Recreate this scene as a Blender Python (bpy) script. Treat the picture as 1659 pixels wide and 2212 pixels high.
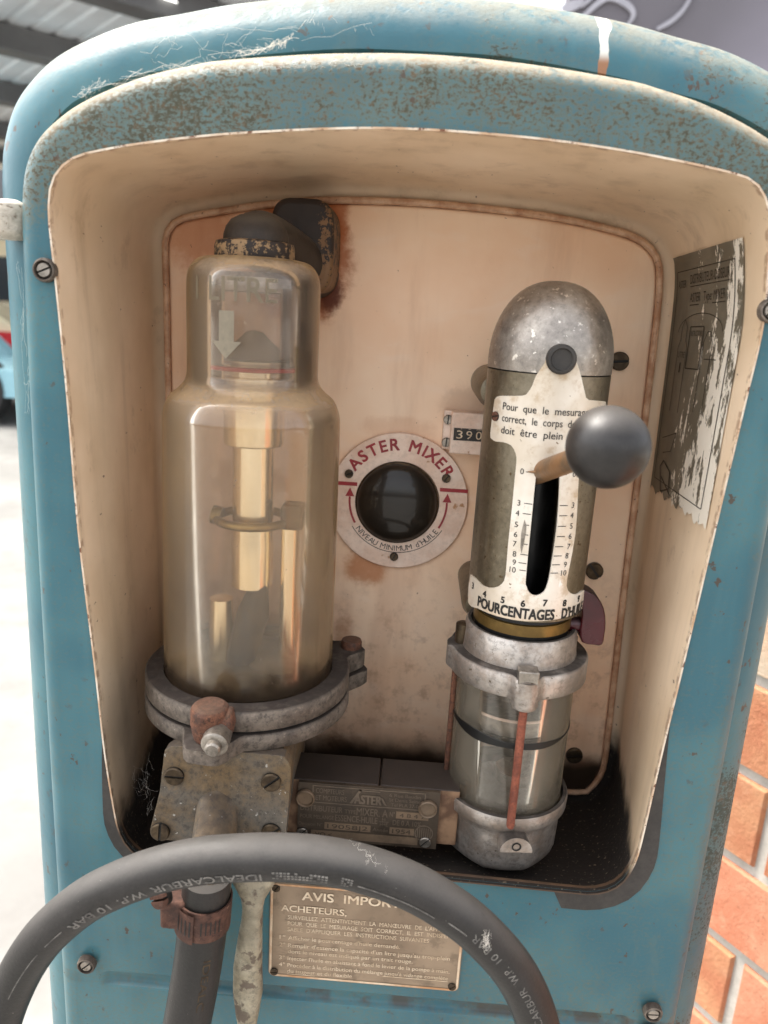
import bpy, bmesh, math, random
from mathutils import Vector, Matrix
from math import sin, cos, pi, radians, sqrt, atan2, hypot
random.seed(7)
sc = bpy.context.scene
for o in list(bpy.data.objects): bpy.data.objects.remove(o)

# ---------------------------------------------------------------- camera, sky, sun, exposure
F, CX, CY = 1662.0, 829.5, 1106.0            # focal length and centre in photo units (1659 x 2212)
CAM = Vector((0.0, -0.415, 1.20))
_dn = Vector((460-CX, 7440-CY, F)).normalized()
_lf = Vector((-52500.0, -(369.5*52500.0+F*F)/6334.0, F)).normalized()
_lf = (_lf - _dn*_lf.dot(_dn)).normalized()
AX = -_lf; AZ = -_dn; AY = AZ.cross(AX)      # pump axes seen from the camera (x right, y down, z forward)
def ray(px, py):
    c = Vector(((px-CX)/F, (py-CY)/F, 1.0))
    return Vector((AX.dot(c), AY.dot(c), AZ.dot(c)))
def at(px, py, Y):                            # outline traced onto the real plane Y
    d = ray(px, py); return CAM + d*((Y-CAM.y)/d.y)
def ground(px, py, z=0.0):
    d = ray(px, py); return CAM + d*((z-CAM.z)/d.z)
cam_d = bpy.data.cameras.new('camera'); cam = bpy.data.objects.new('camera', cam_d)
sc.collection.objects.link(cam); sc.camera = cam
right = Vector((AX.x, AY.x, AZ.x)); down = Vector((AX.y, AY.y, AZ.y)); fwd = Vector((AX.z, AY.z, AZ.z))
m3 = Matrix((right, -down, -fwd)).transposed()
cam.matrix_world = Matrix.Translation(CAM) @ m3.to_4x4()
cam_d.sensor_fit = 'VERTICAL'; cam_d.sensor_height = 36.0; cam_d.lens = F/2212*36.0
cam_d.clip_start = 0.01; cam_d.clip_end = 400
cam_d.dof.use_dof = True; cam_d.dof.focus_distance = 0.50; cam_d.dof.aperture_fstop = 8.0

SUN_EL, SUN_AZ = 62.0, -70.0                 # azimuth from +Y (behind the pump) towards +X
w = bpy.data.worlds.new('World'); sc.world = w; w.use_nodes = True
nt = w.node_tree; bg = nt.nodes['Background']
sky = nt.nodes.new('ShaderNodeTexSky'); sky.sky_type = 'NISHITA'; sky.sun_disc = False
sky.sun_elevation = radians(SUN_EL); sky.sun_rotation = radians(SUN_AZ)
sky.air_density = 1.0; sky.dust_density = 4.0; sky.ozone_density = 0.6
hs = nt.nodes.new('ShaderNodeHueSaturation'); hs.inputs['Saturation'].default_value = .22     # thin overcast: paler than a clear sky
nt.links.new(sky.outputs[0], hs.inputs['Color']); nt.links.new(hs.outputs[0], bg.inputs[0]); bg.inputs[1].default_value = 0.15
sun_d = bpy.data.lights.new('sun', 'SUN'); sun = bpy.data.objects.new('sun', sun_d)
sc.collection.objects.link(sun); sun_d.energy = 1.5; sun_d.angle = radians(16); sun_d.color = (1, .94, .85)
sd = Vector((sin(radians(SUN_AZ))*cos(radians(SUN_EL)), cos(radians(SUN_AZ))*cos(radians(SUN_EL)), sin(radians(SUN_EL))))
sun.rotation_euler = sd.to_track_quat('Z', 'Y').to_euler(); sun.location = (-2, -3, 5)
sc.view_settings.view_transform = 'Standard'; sc.view_settings.look = 'None'
sc.view_settings.exposure = 1.85; sc.view_settings.gamma = 1.0
sc.render.engine = 'CYCLES'
sc.cycles.max_bounces = 12; sc.cycles.transparent_max_bounces = 24; sc.cycles.diffuse_bounces = 5

# ---------------------------------------------------------------- materials
def S(r, g, b, k=1.0):
    f = lambda c: ((c/255+.055)/1.055)**2.4 if c > 10 else c/255/12.92
    return (f(r)*k, f(g)*k, f(b)*k, 1)
class NM:
    def __init__(s, name):
        s.m = bpy.data.materials.new(name); s.m.use_nodes = True; s.t = s.m.node_tree
        s.b = s.t.nodes['Principled BSDF']; s.out = s.t.nodes['Material Output']
        s.geo = s.t.nodes.new('ShaderNodeNewGeometry'); s.pos = s.geo.outputs['Position']
        sp = s.t.nodes.new('ShaderNodeSeparateXYZ'); s.t.links.new(s.pos, sp.inputs[0]); s.X, s.Y, s.Z = sp.outputs
        sn = s.t.nodes.new('ShaderNodeSeparateXYZ'); s.t.links.new(s.geo.outputs['Normal'], sn.inputs[0]); s.NX, s.NY, s.NZ = sn.outputs
    def set(s, sock, v):
        if isinstance(v, bpy.types.NodeSocket): s.t.links.new(v, sock)
        else: sock.default_value = v
    def math(s, op, a, b=0.0, c=None, clamp=False):
        n = s.t.nodes.new('ShaderNodeMath'); n.operation = op; n.use_clamp = clamp
        s.set(n.inputs[0], a); s.set(n.inputs[1], b)
        if c is not None: s.set(n.inputs[2], c)
        return n.outputs[0]
    def sm(s, v, a, b, lo=0.0, hi=1.0):           # smooth map a..b -> lo..hi
        n = s.t.nodes.new('ShaderNodeMapRange'); n.interpolation_type = 'SMOOTHSTEP'
        s.set(n.inputs['Value'], v)
        if a > b: a, b, lo, hi = b, a, hi, lo
        n.inputs['From Min'].default_value = a; n.inputs['From Max'].default_value = b
        n.inputs['To Min'].default_value = lo; n.inputs['To Max'].default_value = hi
        return n.outputs['Result']
    def noise(s, scale, detail=4, rough=.55, stretch=(1, 1, 1), off=(0, 0, 0), dist=0.0):
        mp = s.t.nodes.new('ShaderNodeMapping'); mp.inputs['Scale'].default_value = stretch; mp.inputs['Location'].default_value = off
        s.t.links.new(s.pos, mp.inputs[0])
        n = s.t.nodes.new('ShaderNodeTexNoise'); n.inputs['Scale'].default_value = scale
        n.inputs['Detail'].default_value = detail; n.inputs['Roughness'].default_value = rough; n.inputs['Distortion'].default_value = dist
        s.t.links.new(mp.outputs[0], n.inputs['Vector']); return n.outputs[0]
    def voro(s, scale, feature='F1', stretch=(1, 1, 1)):
        mp = s.t.nodes.new('ShaderNodeMapping'); mp.inputs['Scale'].default_value = stretch; s.t.links.new(s.pos, mp.inputs[0])
        n = s.t.nodes.new('ShaderNodeTexVoronoi'); n.feature = feature; n.inputs['Scale'].default_value = scale
        s.t.links.new(mp.outputs[0], n.inputs['Vector']); return n.outputs['Distance']
    def mix(s, f, a, b):
        n = s.t.nodes.new('ShaderNodeMix'); n.data_type = 'RGBA'; s.set(n.inputs[0], f); s.set(n.inputs[6], a); s.set(n.inputs[7], b)
        return n.outputs[2]
    def spot(s, p, r0, r1, sx=1, sy=1, sz=1):      # soft stain round a point
        v = s.t.nodes.new('ShaderNodeVectorMath'); v.operation = 'SUBTRACT'; s.t.links.new(s.pos, v.inputs[0]); v.inputs[1].default_value = p
        q = s.t.nodes.new('ShaderNodeVectorMath'); q.operation = 'MULTIPLY'; s.t.links.new(v.outputs[0], q.inputs[0]); q.inputs[1].default_value = (sx, sy, sz)
        l = s.t.nodes.new('ShaderNodeVectorMath'); l.operation = 'LENGTH'; s.t.links.new(q.outputs[0], l.inputs[0])
        return s.sm(l.outputs['Value'], r1, r0)
    def bump(s, h, strength=.3, dist=.001):
        n = s.t.nodes.new('ShaderNodeBump'); n.inputs['Strength'].default_value = strength; n.inputs['Distance'].default_value = dist
        s.set(n.inputs['Height'], h); s.t.links.new(n.outputs[0], s.b.inputs['Normal']); return n.outputs[0]
    def fin(s, col, rough=.5, metal=0.0, spec=.5):
        s.set(s.b.inputs['Base Color'], col); s.set(s.b.inputs['Roughness'], rough); s.set(s.b.inputs['Metallic'], metal)
        s.b.inputs['Specular IOR Level'].default_value = spec; return s.m

def m_blue(name, body=False):
    n = NM(name)
    big = n.noise(9, 3); mid = n.noise(60, 5, .6); fine = n.noise(380, 7, .72, (1, 1, 1.35)); strk = n.noise(25, 4, .6, (1, 1, .12), (3, 1, 2))
    col = n.mix(n.sm(big, .35, .65), S(46, 92, 104), S(64, 110, 118))
    col = n.mix(n.math('MULTIPLY', n.sm(strk, .5, .75), .3), col, S(86, 126, 132))
    hood = n.sm(n.math('ADD', n.Z, n.math('MULTIPLY', n.math('MULTIPLY', n.X, n.X), 1.25)), 1.272, 1.300); low = n.math('MULTIPLY', n.sm(n.Z, .86, .74), n.sm(n.X, -.02, .08, .35, 1)); rt = n.math('MULTIPLY', n.sm(n.X, .13, .17), n.sm(n.Z, 1.15, .95))
    if body:
        dens = n.math('ADD', n.math('MULTIPLY', n.math('MULTIPLY', n.sm(n.X, -.08, .02), n.sm(n.noise(14, 3), .4, .6)), .22), n.math('MULTIPLY', n.sm(n.Z, 1.0, .9), n.sm(n.X, .1, .2, 0, .04)))
    else:
        dens = n.math('MAXIMUM', n.math('MULTIPLY', hood, .225), n.math('MAXIMUM', n.math('MULTIPLY', low, .11), n.math('MULTIPLY', rt, .05)))
    dens = n.math('ADD', dens, n.math('MULTIPLY', n.math('SUBTRACT', mid, .5), .25))
    dens = n.math('ADD', dens, n.math('MULTIPLY', n.math('SUBTRACT', big, .5), .34))
    rustv = n.math('ADD', fine, dens)
    film = n.math('MULTIPLY', n.sm(rustv, .46, .86), .8 if not body else .4)
    col = n.mix(film, col, S(98, 94, 70))
    rm = n.sm(rustv, .70, .82)
    rc = n.mix(n.sm(n.noise(150, 4, .6), .45, .7), S(58, 50, 34), S(100, 72, 46))
    col = n.mix(n.math('MULTIPLY', rm, .7), col, rc)
    dots = n.math('MULTIPLY', n.sm(n.noise(130, 3, .6, (1, 1, .8), (3, 7, 1)), .635, .665), n.sm(n.noise(20, 3, .6, (1, 1, 1), (6, 1, 3)), .44, .6)); col = n.mix(n.math('MULTIPLY', dots, .85), col, S(74, 54, 38))
    halo = n.sm(n.noise(26, 6, .7, (1, 1, .35), (2, 2, 9)), .56, .72); col = n.mix(n.math('MULTIPLY', halo, .35), col, S(92, 104, 96))
    chip = n.sm(n.noise(70, 4, .7, (1, 1, .5), (8, 2, 4)), .735, .75)
    col = n.mix(chip, col, S(110, 62, 48))
    if not body:      # rusty run in the pressed groove and bare edge round the notice
        g = n.math('MULTIPLY', n.sm(n.Z, .7475, .7495), n.sm(n.Z, .7580, .7560))
        g = n.math('MULTIPLY', g, n.sm(n.X, -.10, -.02, .25, 1)); g = n.math('MULTIPLY', g, n.sm(n.noise(50, 5), .38, .55))
        col = n.mix(n.math('MULTIPLY', g, .8), col, S(66, 56, 48))
    dust = n.math('MULTIPLY', n.sm(n.NZ, .25, .85), n.sm(n.noise(120, 5, .65), .25, .55))
    if not body: dust = n.math('MULTIPLY', dust, n.sm(n.Z, 1.0, 1.1))
    col = n.mix(n.math('MULTIPLY', dust, .88 if not body else .5), col, n.mix(n.noise(200, 3), S(148, 128, 102), S(186, 174, 152)))
    if body:          # run of dried white paint on the shoulder
        wob = n.math('MULTIPLY', n.math('SUBTRACT', n.noise(60, 3), .5), .006)
        xx = n.math('ABSOLUTE', n.math('SUBTRACT', n.math('ADD', n.X, wob), .0825))
        wd = n.math('ADD', n.sm(n.Z, 1.336, 1.350, .0022, .0042), 0.0)
        d = n.math('MULTIPLY', n.math('LESS_THAN', xx, wd), n.math('MULTIPLY', n.math('LESS_THAN', n.Z, 1.3525), n.math('LESS_THAN', n.Y, .049)))
        col = n.mix(n.math('MULTIPLY', d, .92), col, n.mix(n.sm(n.Z, 1.331, 1.325), S(204, 202, 194), S(146, 100, 66)))
    n.bump(n.math('ADD', n.math('MULTIPLY_ADD', n.noise(13, 2), 4.0, n.math('MULTIPLY', n.noise(90, 3), .6)), n.math('ADD', n.math('MULTIPLY', rm, .35), n.math('MULTIPLY', dust, n.noise(500, 3)))), .35, .0012)
    return n.fin(col, n.math('ADD', n.sm(n.math('MAXIMUM', rm, dust), 0, 1, .36, .8), n.math('MULTIPLY', n.math('SUBTRACT', mid, .5), .2)), 0, .45)

def m_liner():
    n = NM('cream enamel')
    big = n.noise(11, 4); strk = n.noise(40, 5, .6, (1, 1, .1)); spk = n.noise(260, 3, .6, (1, .35, .7), (2, 2, 2))
    col = n.mix(n.sm(big, .3, .7), S(212, 187, 155), S(233, 210, 181))
    col = n.mix(n.math('MULTIPLY', n.sm(strk, .48, .75), .35), col, S(150, 124, 94))
    col = n.mix(n.math('MULTIPLY', n.sm(n.noise(38, 6, .7, (1, 1, .8), (5, 1, 1)), .57, .68), .22), col, S(140, 112, 80))
    col = n.mix(n.math('MULTIPLY', n.sm(spk, .70, .74), .8), col, S(92, 62, 44))
    edge = n.math('MULTIPLY', n.math('MULTIPLY', n.sm(n.Y, .0028, .0005), n.sm(n.noise(160, 4), .45, .6)), .55)
    col = n.mix(edge, col, S(120, 74, 48))
    grime_shade = n.math('MULTIPLY', n.sm(n.Z, 1.02, .88), n.sm(n.X, -.06, -.17))  # lower left wall: painted-in shade together with brown grime
    grime_shade = n.math('MULTIPLY', grime_shade, n.sm(n.noise(18, 4), .3, .7, .25, .6))
    col = n.mix(grime_shade, col, S(78, 62, 48))
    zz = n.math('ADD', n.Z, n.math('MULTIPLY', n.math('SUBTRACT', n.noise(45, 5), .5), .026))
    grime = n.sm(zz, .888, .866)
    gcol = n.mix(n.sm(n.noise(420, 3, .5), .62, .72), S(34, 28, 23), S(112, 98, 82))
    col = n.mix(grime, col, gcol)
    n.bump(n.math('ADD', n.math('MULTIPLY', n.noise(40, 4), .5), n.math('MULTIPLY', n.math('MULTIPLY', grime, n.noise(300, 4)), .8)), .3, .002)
    return n.fin(col, n.sm(grime, 0, 1, .38, .85), 0, .4)

def m_panel():
    n = NM('pink cream panel paint')
    big = n.noise(10, 4); strk = n.noise(30, 5, .6, (1, 1, .15)); swp = n.noise(16, 4, .5, (1, 1, 2.2), (4, 0, 1), 1.5)
    col = n.mix(n.sm(big, .3, .7), S(236, 196, 162), S(244, 216, 188))
    col = n.mix(n.math('MULTIPLY', n.sm(swp, .55, .72), .35), col, S(240, 214, 192))
    col = n.mix(n.math('MULTIPLY', n.sm(strk, .5, .75), .3), col, S(176, 128, 96))
    blot = n.math('MULTIPLY', n.sm(n.noise(55, 6, .7), .48, .66), n.sm(n.Z, 1.07, .90))
    col = n.mix(n.math('MULTIPLY', blot, .38), col, S(140, 92, 66))
    rn = n.noise(75, 7, .72)
    def rust(mask, k, c):
        nonlocal col
        mm_ = n.sm(n.math('ADD', mask, n.math('MULTIPLY', n.math('SUBTRACT', rn, .5), 1.3)), .28, 1.0); mm_ = n.math('MULTIPLY', mm_, n.sm(mask, 0, .12)); col = n.mix(n.math('MULTIPLY', mm_, k), col, c)
    e = at(660, 560, .148); e.x -= .004; rust(n.spot(tuple(e), .030, .058, 1.15, 1, .9), .9, S(166, 92, 44)); rust(n.spot(tuple(e), .027, .038, 1.15, 1, .9), 1.0, S(92, 46, 20)); e = at(712, 632, .148); rust(n.spot(tuple(e), .004, .018, 1, 1, .7), 1.0, S(96, 44, 18))
    e = at(722, 470, .148); rust(n.spot(tuple(e), .003, .02, 1, 1, .5), .8, S(170, 92, 44))
    e = at(440, 500, .148); rust(n.spot(tuple(e), .01, .05), .55, S(190, 110, 62))
    e = at(790, 1225, .148); rust(n.spot(tuple(e), .006, .030, 1, 1, 1.2), .75, S(176, 104, 48))
    e = at(860, 925, .148); rust(n.spot(tuple(e), .006, .024, .5, 1, 1.6), .25, S(180, 112, 60))
    e = at(740, 1400, .148); rust(n.spot(tuple(e), .004, .03, 1.5, 1, .6), .6, S(150, 90, 46))
    e = at(860, 1084, .148); rust(n.spot(tuple(e), .0485, .0575), .55, S(150, 92, 50)); e = at(1000, 880, .148); rust(n.spot(tuple(e), .006, .03), .3, S(130, 94, 70))  # ring round the gauge: rust with the dial's contact shade painted in
    e = at(730, 1630, .148); rust(n.spot(tuple(e), .004, .035), .9, S(96, 58, 30))
    e = at(1255, 1670, .148); rust(n.spot(tuple(e), .006, .028), .7, S(120, 66, 34))
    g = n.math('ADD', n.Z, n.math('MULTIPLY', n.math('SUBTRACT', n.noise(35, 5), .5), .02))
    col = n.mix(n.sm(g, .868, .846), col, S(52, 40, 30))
    col = n.mix(n.math('MULTIPLY', n.sm(n.noise(240, 4, .6), .69, .73), .8), col, S(110, 66, 44))
    n.bump(n.noise(120, 5), .2, .001)
    return n.fin(col, .42, 0, .4)

def m_simple(name, c1, c2, rough=.5, metal=0.0, scale=60, bs=.25, bd=.0008, spec=.5, spk=None, spk_t=.68, stretch=(1, 1, 1), dust=None, dk=.7, spk_scale=300, bscale=180, grit=.12):
    n = NM(name); a = n.noise(scale, 5, .6, stretch)
    col = n.mix(n.sm(a, .35, .65), c1, c2); s_ = None
    if grit:
        g_ = n.noise(bscale*1.3, 8, .78, (1, 1, 1), (4, 9, 2)); dk_ = tuple(x*.35 for x in c1[:3])+(1,); lt_ = tuple(min(1, x*1.8) for x in c2[:3])+(1,)
        col = n.mix(n.math('MULTIPLY', n.sm(g_, .52, .36), min(1, grit*1.6)), col, dk_); col = n.mix(n.math('MULTIPLY', n.sm(g_, .54, .66), grit), col, lt_)
        b2 = n.noise(scale*.35, 6, .65, (1, 1, 1), (1, 3, 5)); col = n.mix(n.math('MULTIPLY', n.sm(b2, .50, .66), grit*.9), col, dk_)
    if spk:
        s_ = n.sm(n.noise(spk_scale, 4, .6, (1, 1, 1), (1, 7, 3)), spk_t, spk_t+.05); col = n.mix(n.math('MULTIPLY', s_, .9), col, spk)
    ro = n.sm(a, .3, .7, rough*.8, min(1, rough*1.2))
    me = metal
    if dust:
        d = n.math('MULTIPLY', n.sm(n.NZ, .35, .85), n.sm(n.noise(90, 5, .65), .2, .6, .6, 1)); d = n.math('MULTIPLY', d, dk)
        col = n.mix(d, col, dust); ro = n.math("MULTIPLY_ADD", d, .35, ro, True); me = n.math('MULTIPLY', n.math('SUBTRACT', 1.0, d), metal)
    n.bump(n.noise(bscale, 5, .6), bs, bd)
    return n.fin(col, ro, me, spec)

M = {}
M['blue'] = m_blue('weathered blue paint'); M['bluebody'] = m_blue('weathered blue housing paint', True)
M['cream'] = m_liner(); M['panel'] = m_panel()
M['trim'] = m_simple('grimy cream trim', S(212, 174, 142), S(170, 124, 92), .55, spk=S(90, 58, 38), spk_t=.66)
def m_lip():
    n = NM('worn metal lip'); col = n.mix(n.sm(n.noise(60, 4), .35, .65), S(222, 210, 192), S(190, 156, 124))
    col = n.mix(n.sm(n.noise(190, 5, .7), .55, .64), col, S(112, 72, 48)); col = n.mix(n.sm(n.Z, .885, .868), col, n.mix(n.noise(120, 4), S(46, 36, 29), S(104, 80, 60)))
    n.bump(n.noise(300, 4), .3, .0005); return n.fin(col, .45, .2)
M['lip'] = m_lip()
M['gasket'] = m_simple('grey rubber seal', S(46, 43, 40), S(64, 60, 56), .7, grit=0.15)
M['alu'] = m_simple('cast aluminium', S(150, 142, 134), S(188, 180, 172), .42, .85, 45, .5, .0006, spk=S(226, 218, 205), spk_t=.70, dust=S(104, 94, 82), dk=.35, grit=0.4)
M['domealu'] = m_simple('flecked cast aluminium', S(146, 138, 130), S(176, 168, 158), .40, .85, 45, .5, .0007, spk=S(224, 216, 204), spk_t=.625, spk_scale=230, grit=0.24)
M['cupalu'] = m_simple('bare cast aluminium', S(196, 188, 180), S(150, 136, 124), .45, .7, 50, .6, .0006, spk=S(98, 82, 66), spk_t=.66, dust=S(38, 32, 27), dk=.95, grit=0.4)
M['olive'] = m_simple('oily cast metal', S(112, 102, 84), S(140, 131, 114), .40, .8, 30, .5, .0005, stretch=(1, 1, .25), spk=S(84, 66, 42), spk_t=.64, grit=0.2)
M['zinc'] = m_simple('dull grey casting', S(92, 82, 73), S(116, 105, 94), .6, .25, 40, .6, .0009, spk=S(172, 164, 152), spk_t=.70, dust=S(46, 37, 31), dk=.95, grit=0.5)
M['block'] = m_simple('stained grey casting', S(104, 98, 90), S(112, 92, 66), .55, .3, 26, .6, .0009, spk=S(184, 180, 172), spk_t=.66, dust=S(58, 49, 42), dk=.85, grit=0.45)
M['rust'] = m_simple('rusty steel', S(84, 52, 37), S(112, 72, 52), .85, 0, 120, .7, .0009, spk=S(60, 40, 30), spk_t=.58, dust=S(98, 78, 64), dk=.6, bscale=400, grit=0.5)
M['rustrod'] = m_simple('red rusted rod', S(112, 58, 42), S(140, 80, 60), .8, 0, 150, .5, .0005, bscale=500, grit=0.4)
M['clamp'] = m_simple('rusty clamp band', S(72, 47, 38), S(98, 68, 56), .75, .2, 120, .5, .0006, spk=S(130, 100, 84), spk_t=.66, grit=0.4)
M['rubber'] = m_simple('dusty black rubber', S(34, 32, 30), S(46, 43, 41), .48, 0, 22, .25, .0006, .4, spk=S(150, 146, 140), spk_t=.725, spk_scale=420, dust=S(92, 88, 84), dk=.55, bscale=500, grit=0.22)
M['darkcap'] = m_simple('dark dusty bakelite', S(44, 37, 32), S(66, 56, 47), .6, 0, 30, .2, .0006, .35, dust=S(100, 90, 78), dk=.55, grit=0.2)
def m_chips(name, base, chip, bias):
    n = NM(name); v = n.math('ADD', n.noise(190, 6, .72), bias(n)); k = n.sm(v, .60, .64)
    col = n.mix(k, n.mix(n.noise(40, 4), base, S(54, 44, 38)), n.mix(n.noise(120, 4), chip, tuple(min(1, x*1.5) for x in chip[:3])+(1,))); n.bump(n.math('ADD', n.math('MULTIPLY', k, -.6), n.noise(200, 4)), .4, .0006); return n.fin(col, .6, 0, .35)
_e = at(658, 535, .115)
M['chipcap'] = m_chips('chipped dark collar', S(38, 31, 28), S(132, 106, 76), lambda n: n.math('MULTIPLY', n.noise(30, 3, .5, (1, 1, 1), (2, 5, 1)), .22))
M['elbow'] = m_chips('sooty chipped flange', S(32, 26, 24), S(104, 76, 50), lambda n: n.math('ADD', n.sm(n.X, _e.x+.004, _e.x+.016, -.10, .12), n.sm(n.Z, _e.z-.004, _e.z-.022, 0, .12)))
M['black'] = m_simple('black enamel', S(28, 27, 28), S(38, 37, 38), .30, 0, 30, .1, .0004, .5)
M['knob'] = m_simple('worn black bakelite', S(27, 24, 23), S(40, 37, 35), .40, 0, 26, .2, .0006, .5, spk=S(84, 80, 76), spk_t=.70, spk_scale=160, dust=S(110, 104, 98), dk=.3, grit=.3)
M['void'] = m_simple('oily black', S(10, 9, 8), S(16, 14, 12), .5, 0)
M['ink'] = m_simple('black lettering ink', S(30, 27, 24), S(40, 36, 32), .6)
M['redink'] = m_simple('red lettering enamel', S(140, 30, 38), S(158, 44, 48), .45, spk=S(196, 140, 120), spk_t=.70)
M['redtap'] = m_simple('dark red plastic', S(70, 14, 22), S(54, 12, 18), .32, 0, 30, .15, dust=S(40, 30, 28), dk=.8)
M['brass'] = m_simple('tarnished brass', S(150, 122, 70), S(112, 90, 52), .4, .8, 40)
M['polish'] = m_simple('yellowed polished tube', S(254, 240, 208), S(240, 216, 172), .20, .95, 40, .06, .0004, stretch=(1, 1, .1), grit=.05)
M['steel'] = m_simple('dull steel', S(140, 132, 122), S(168, 160, 150), .4, .8, 80, .3, .0004, grit=0.3)
M['screwd'] = m_simple('dark greasy screw', S(92, 78, 60), S(66, 54, 42), .45, .7, 150, .4, .0004, grit=0.4)
M['slot'] = M['void']
def m_scale():
    n = NM('yellowed white scale plate')
    col = n.mix(n.sm(n.noise(25, 4), .35, .65), S(212, 198, 178), S(236, 228, 216))
    col = n.mix(n.math('MULTIPLY', n.sm(n.noise(70, 6, .7, (1, 1, 1), (3, 3, 3)), .50, .68), .6), col, S(176, 146, 104))
    st = n.math('MULTIPLY', n.sm(n.Z, 1.05, 1.01), n.sm(n.noise(50, 5, .65), .42, .6)); col = n.mix(n.math('MULTIPLY', st, .55), col, S(190, 150, 98))
    col = n.mix(n.sm(n.noise(260, 5, .7), .66, .70), col, S(120, 92, 62))
    col = n.mix(n.sm(n.noise(90, 3, .6, (1.5, 1, .6), (9, 3, 6)), .72, .75), col, S(240, 238, 232))
    return n.fin(col, .38, .25, .5)
M['scale'] = m_scale()
M['dialw'] = m_simple('cream dial enamel', S(222, 190, 168), S(236, 212, 194), .4, 0, 40, .1, spk=S(168, 116, 70), spk_t=.64, spk_scale=70)
def m_notice():
    n = NM('faded grey brown plate')
    col = n.mix(n.sm(n.noise(14, 4), .35, .65), S(126, 108, 90), S(160, 140, 118))
    col = n.mix(n.math('MULTIPLY', n.sm(n.noise(60, 6, .7), .50, .66), .5), col, S(96, 82, 68))
    n.bump(n.noise(150, 4), .15, .0006); return n.fin(col, .36, .45, .5)
M['notice'] = m_notice()
M['noticel'] = m_simple('pale worn lettering', S(226, 206, 178), S(196, 172, 142), .5, 0, 200)
M['noticeb'] = m_simple('pale plate border', S(222, 200, 172), S(182, 134, 92), .5, .1, 40)
M['dplate'] = m_simple('dark oily plate', S(60, 50, 41), S(78, 66, 54), .5, .35, 60)
M['dlet'] = m_simple('raised plate lettering', S(90, 78, 66), S(108, 94, 80), .5, .35, 60)
M['dfield'] = m_simple('bare brass field', S(104, 88, 72), S(122, 102, 82), .5, .35, 60)
M['hletter'] = m_simple('faded hose print', S(132, 128, 122), S(88, 85, 82), .7, 0, 160, grit=.5)
M['frost'] = m_simple('frosted lettering', S(128, 118, 100), S(142, 132, 114), .8)
M['handle'] = m_simple('chipped cream paint', S(170, 160, 138), S(136, 126, 104), .5, .1, 60, .6, .001, spk=S(92, 78, 66), spk_t=.56, spk_scale=75, grit=0.45)
M['web'] = m_simple('dusty cobweb', S(222, 214, 200), S(236, 230, 220), .9)
M['hinge'] = m_simple('weathered white knob', S(176, 166, 150), S(200, 192, 178), .6, 0, 60, .5, .001, spk=S(110, 94, 78), spk_t=.62, grit=0.3)
def m_sticker():
    n = NM('peeling grey sticker'); 
    p1 = n.noise(70, 7, .75, (1, 1, .45), (1, 4, 2)); c = n.noise(14, 3, .5, (1, 1, .5), (2, 0, 7))
    dens = n.math('ADD', n.math('MULTIPLY', n.sm(n.Y, .085, .025), .24), n.math('MULTIPLY', n.math('SUBTRACT', c, .5), .4))
    dens = n.math('ADD', dens, n.math('MULTIPLY', n.sm(n.Z, 1.21, 1.13), .08))
    dens = n.math('SUBTRACT', dens, n.math('MULTIPLY', n.sm(n.Y, .085, .11), .25))
    peel = n.sm(n.math('ADD', n.math('MULTIPLY_ADD', n.math('SUBTRACT', p1, .5), 1.7, .5), dens), .665, .69)
    base = n.mix(n.sm(n.noise(30, 3), .35, .65), S(92, 88, 74), S(108, 103, 88))
    col = n.mix(peel, base, S(232, 224, 208)); n.bump(n.math('SUBTRACT', 1.0, peel), .5, .0006)
    return n.fin(col, n.sm(peel, 0, 1, .4, .75), 0, .4)
M['sticker'] = m_sticker()
M['stickink'] = m_simple('sticker line ink', S(40, 35, 28), S(52, 46, 38), .6)

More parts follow.
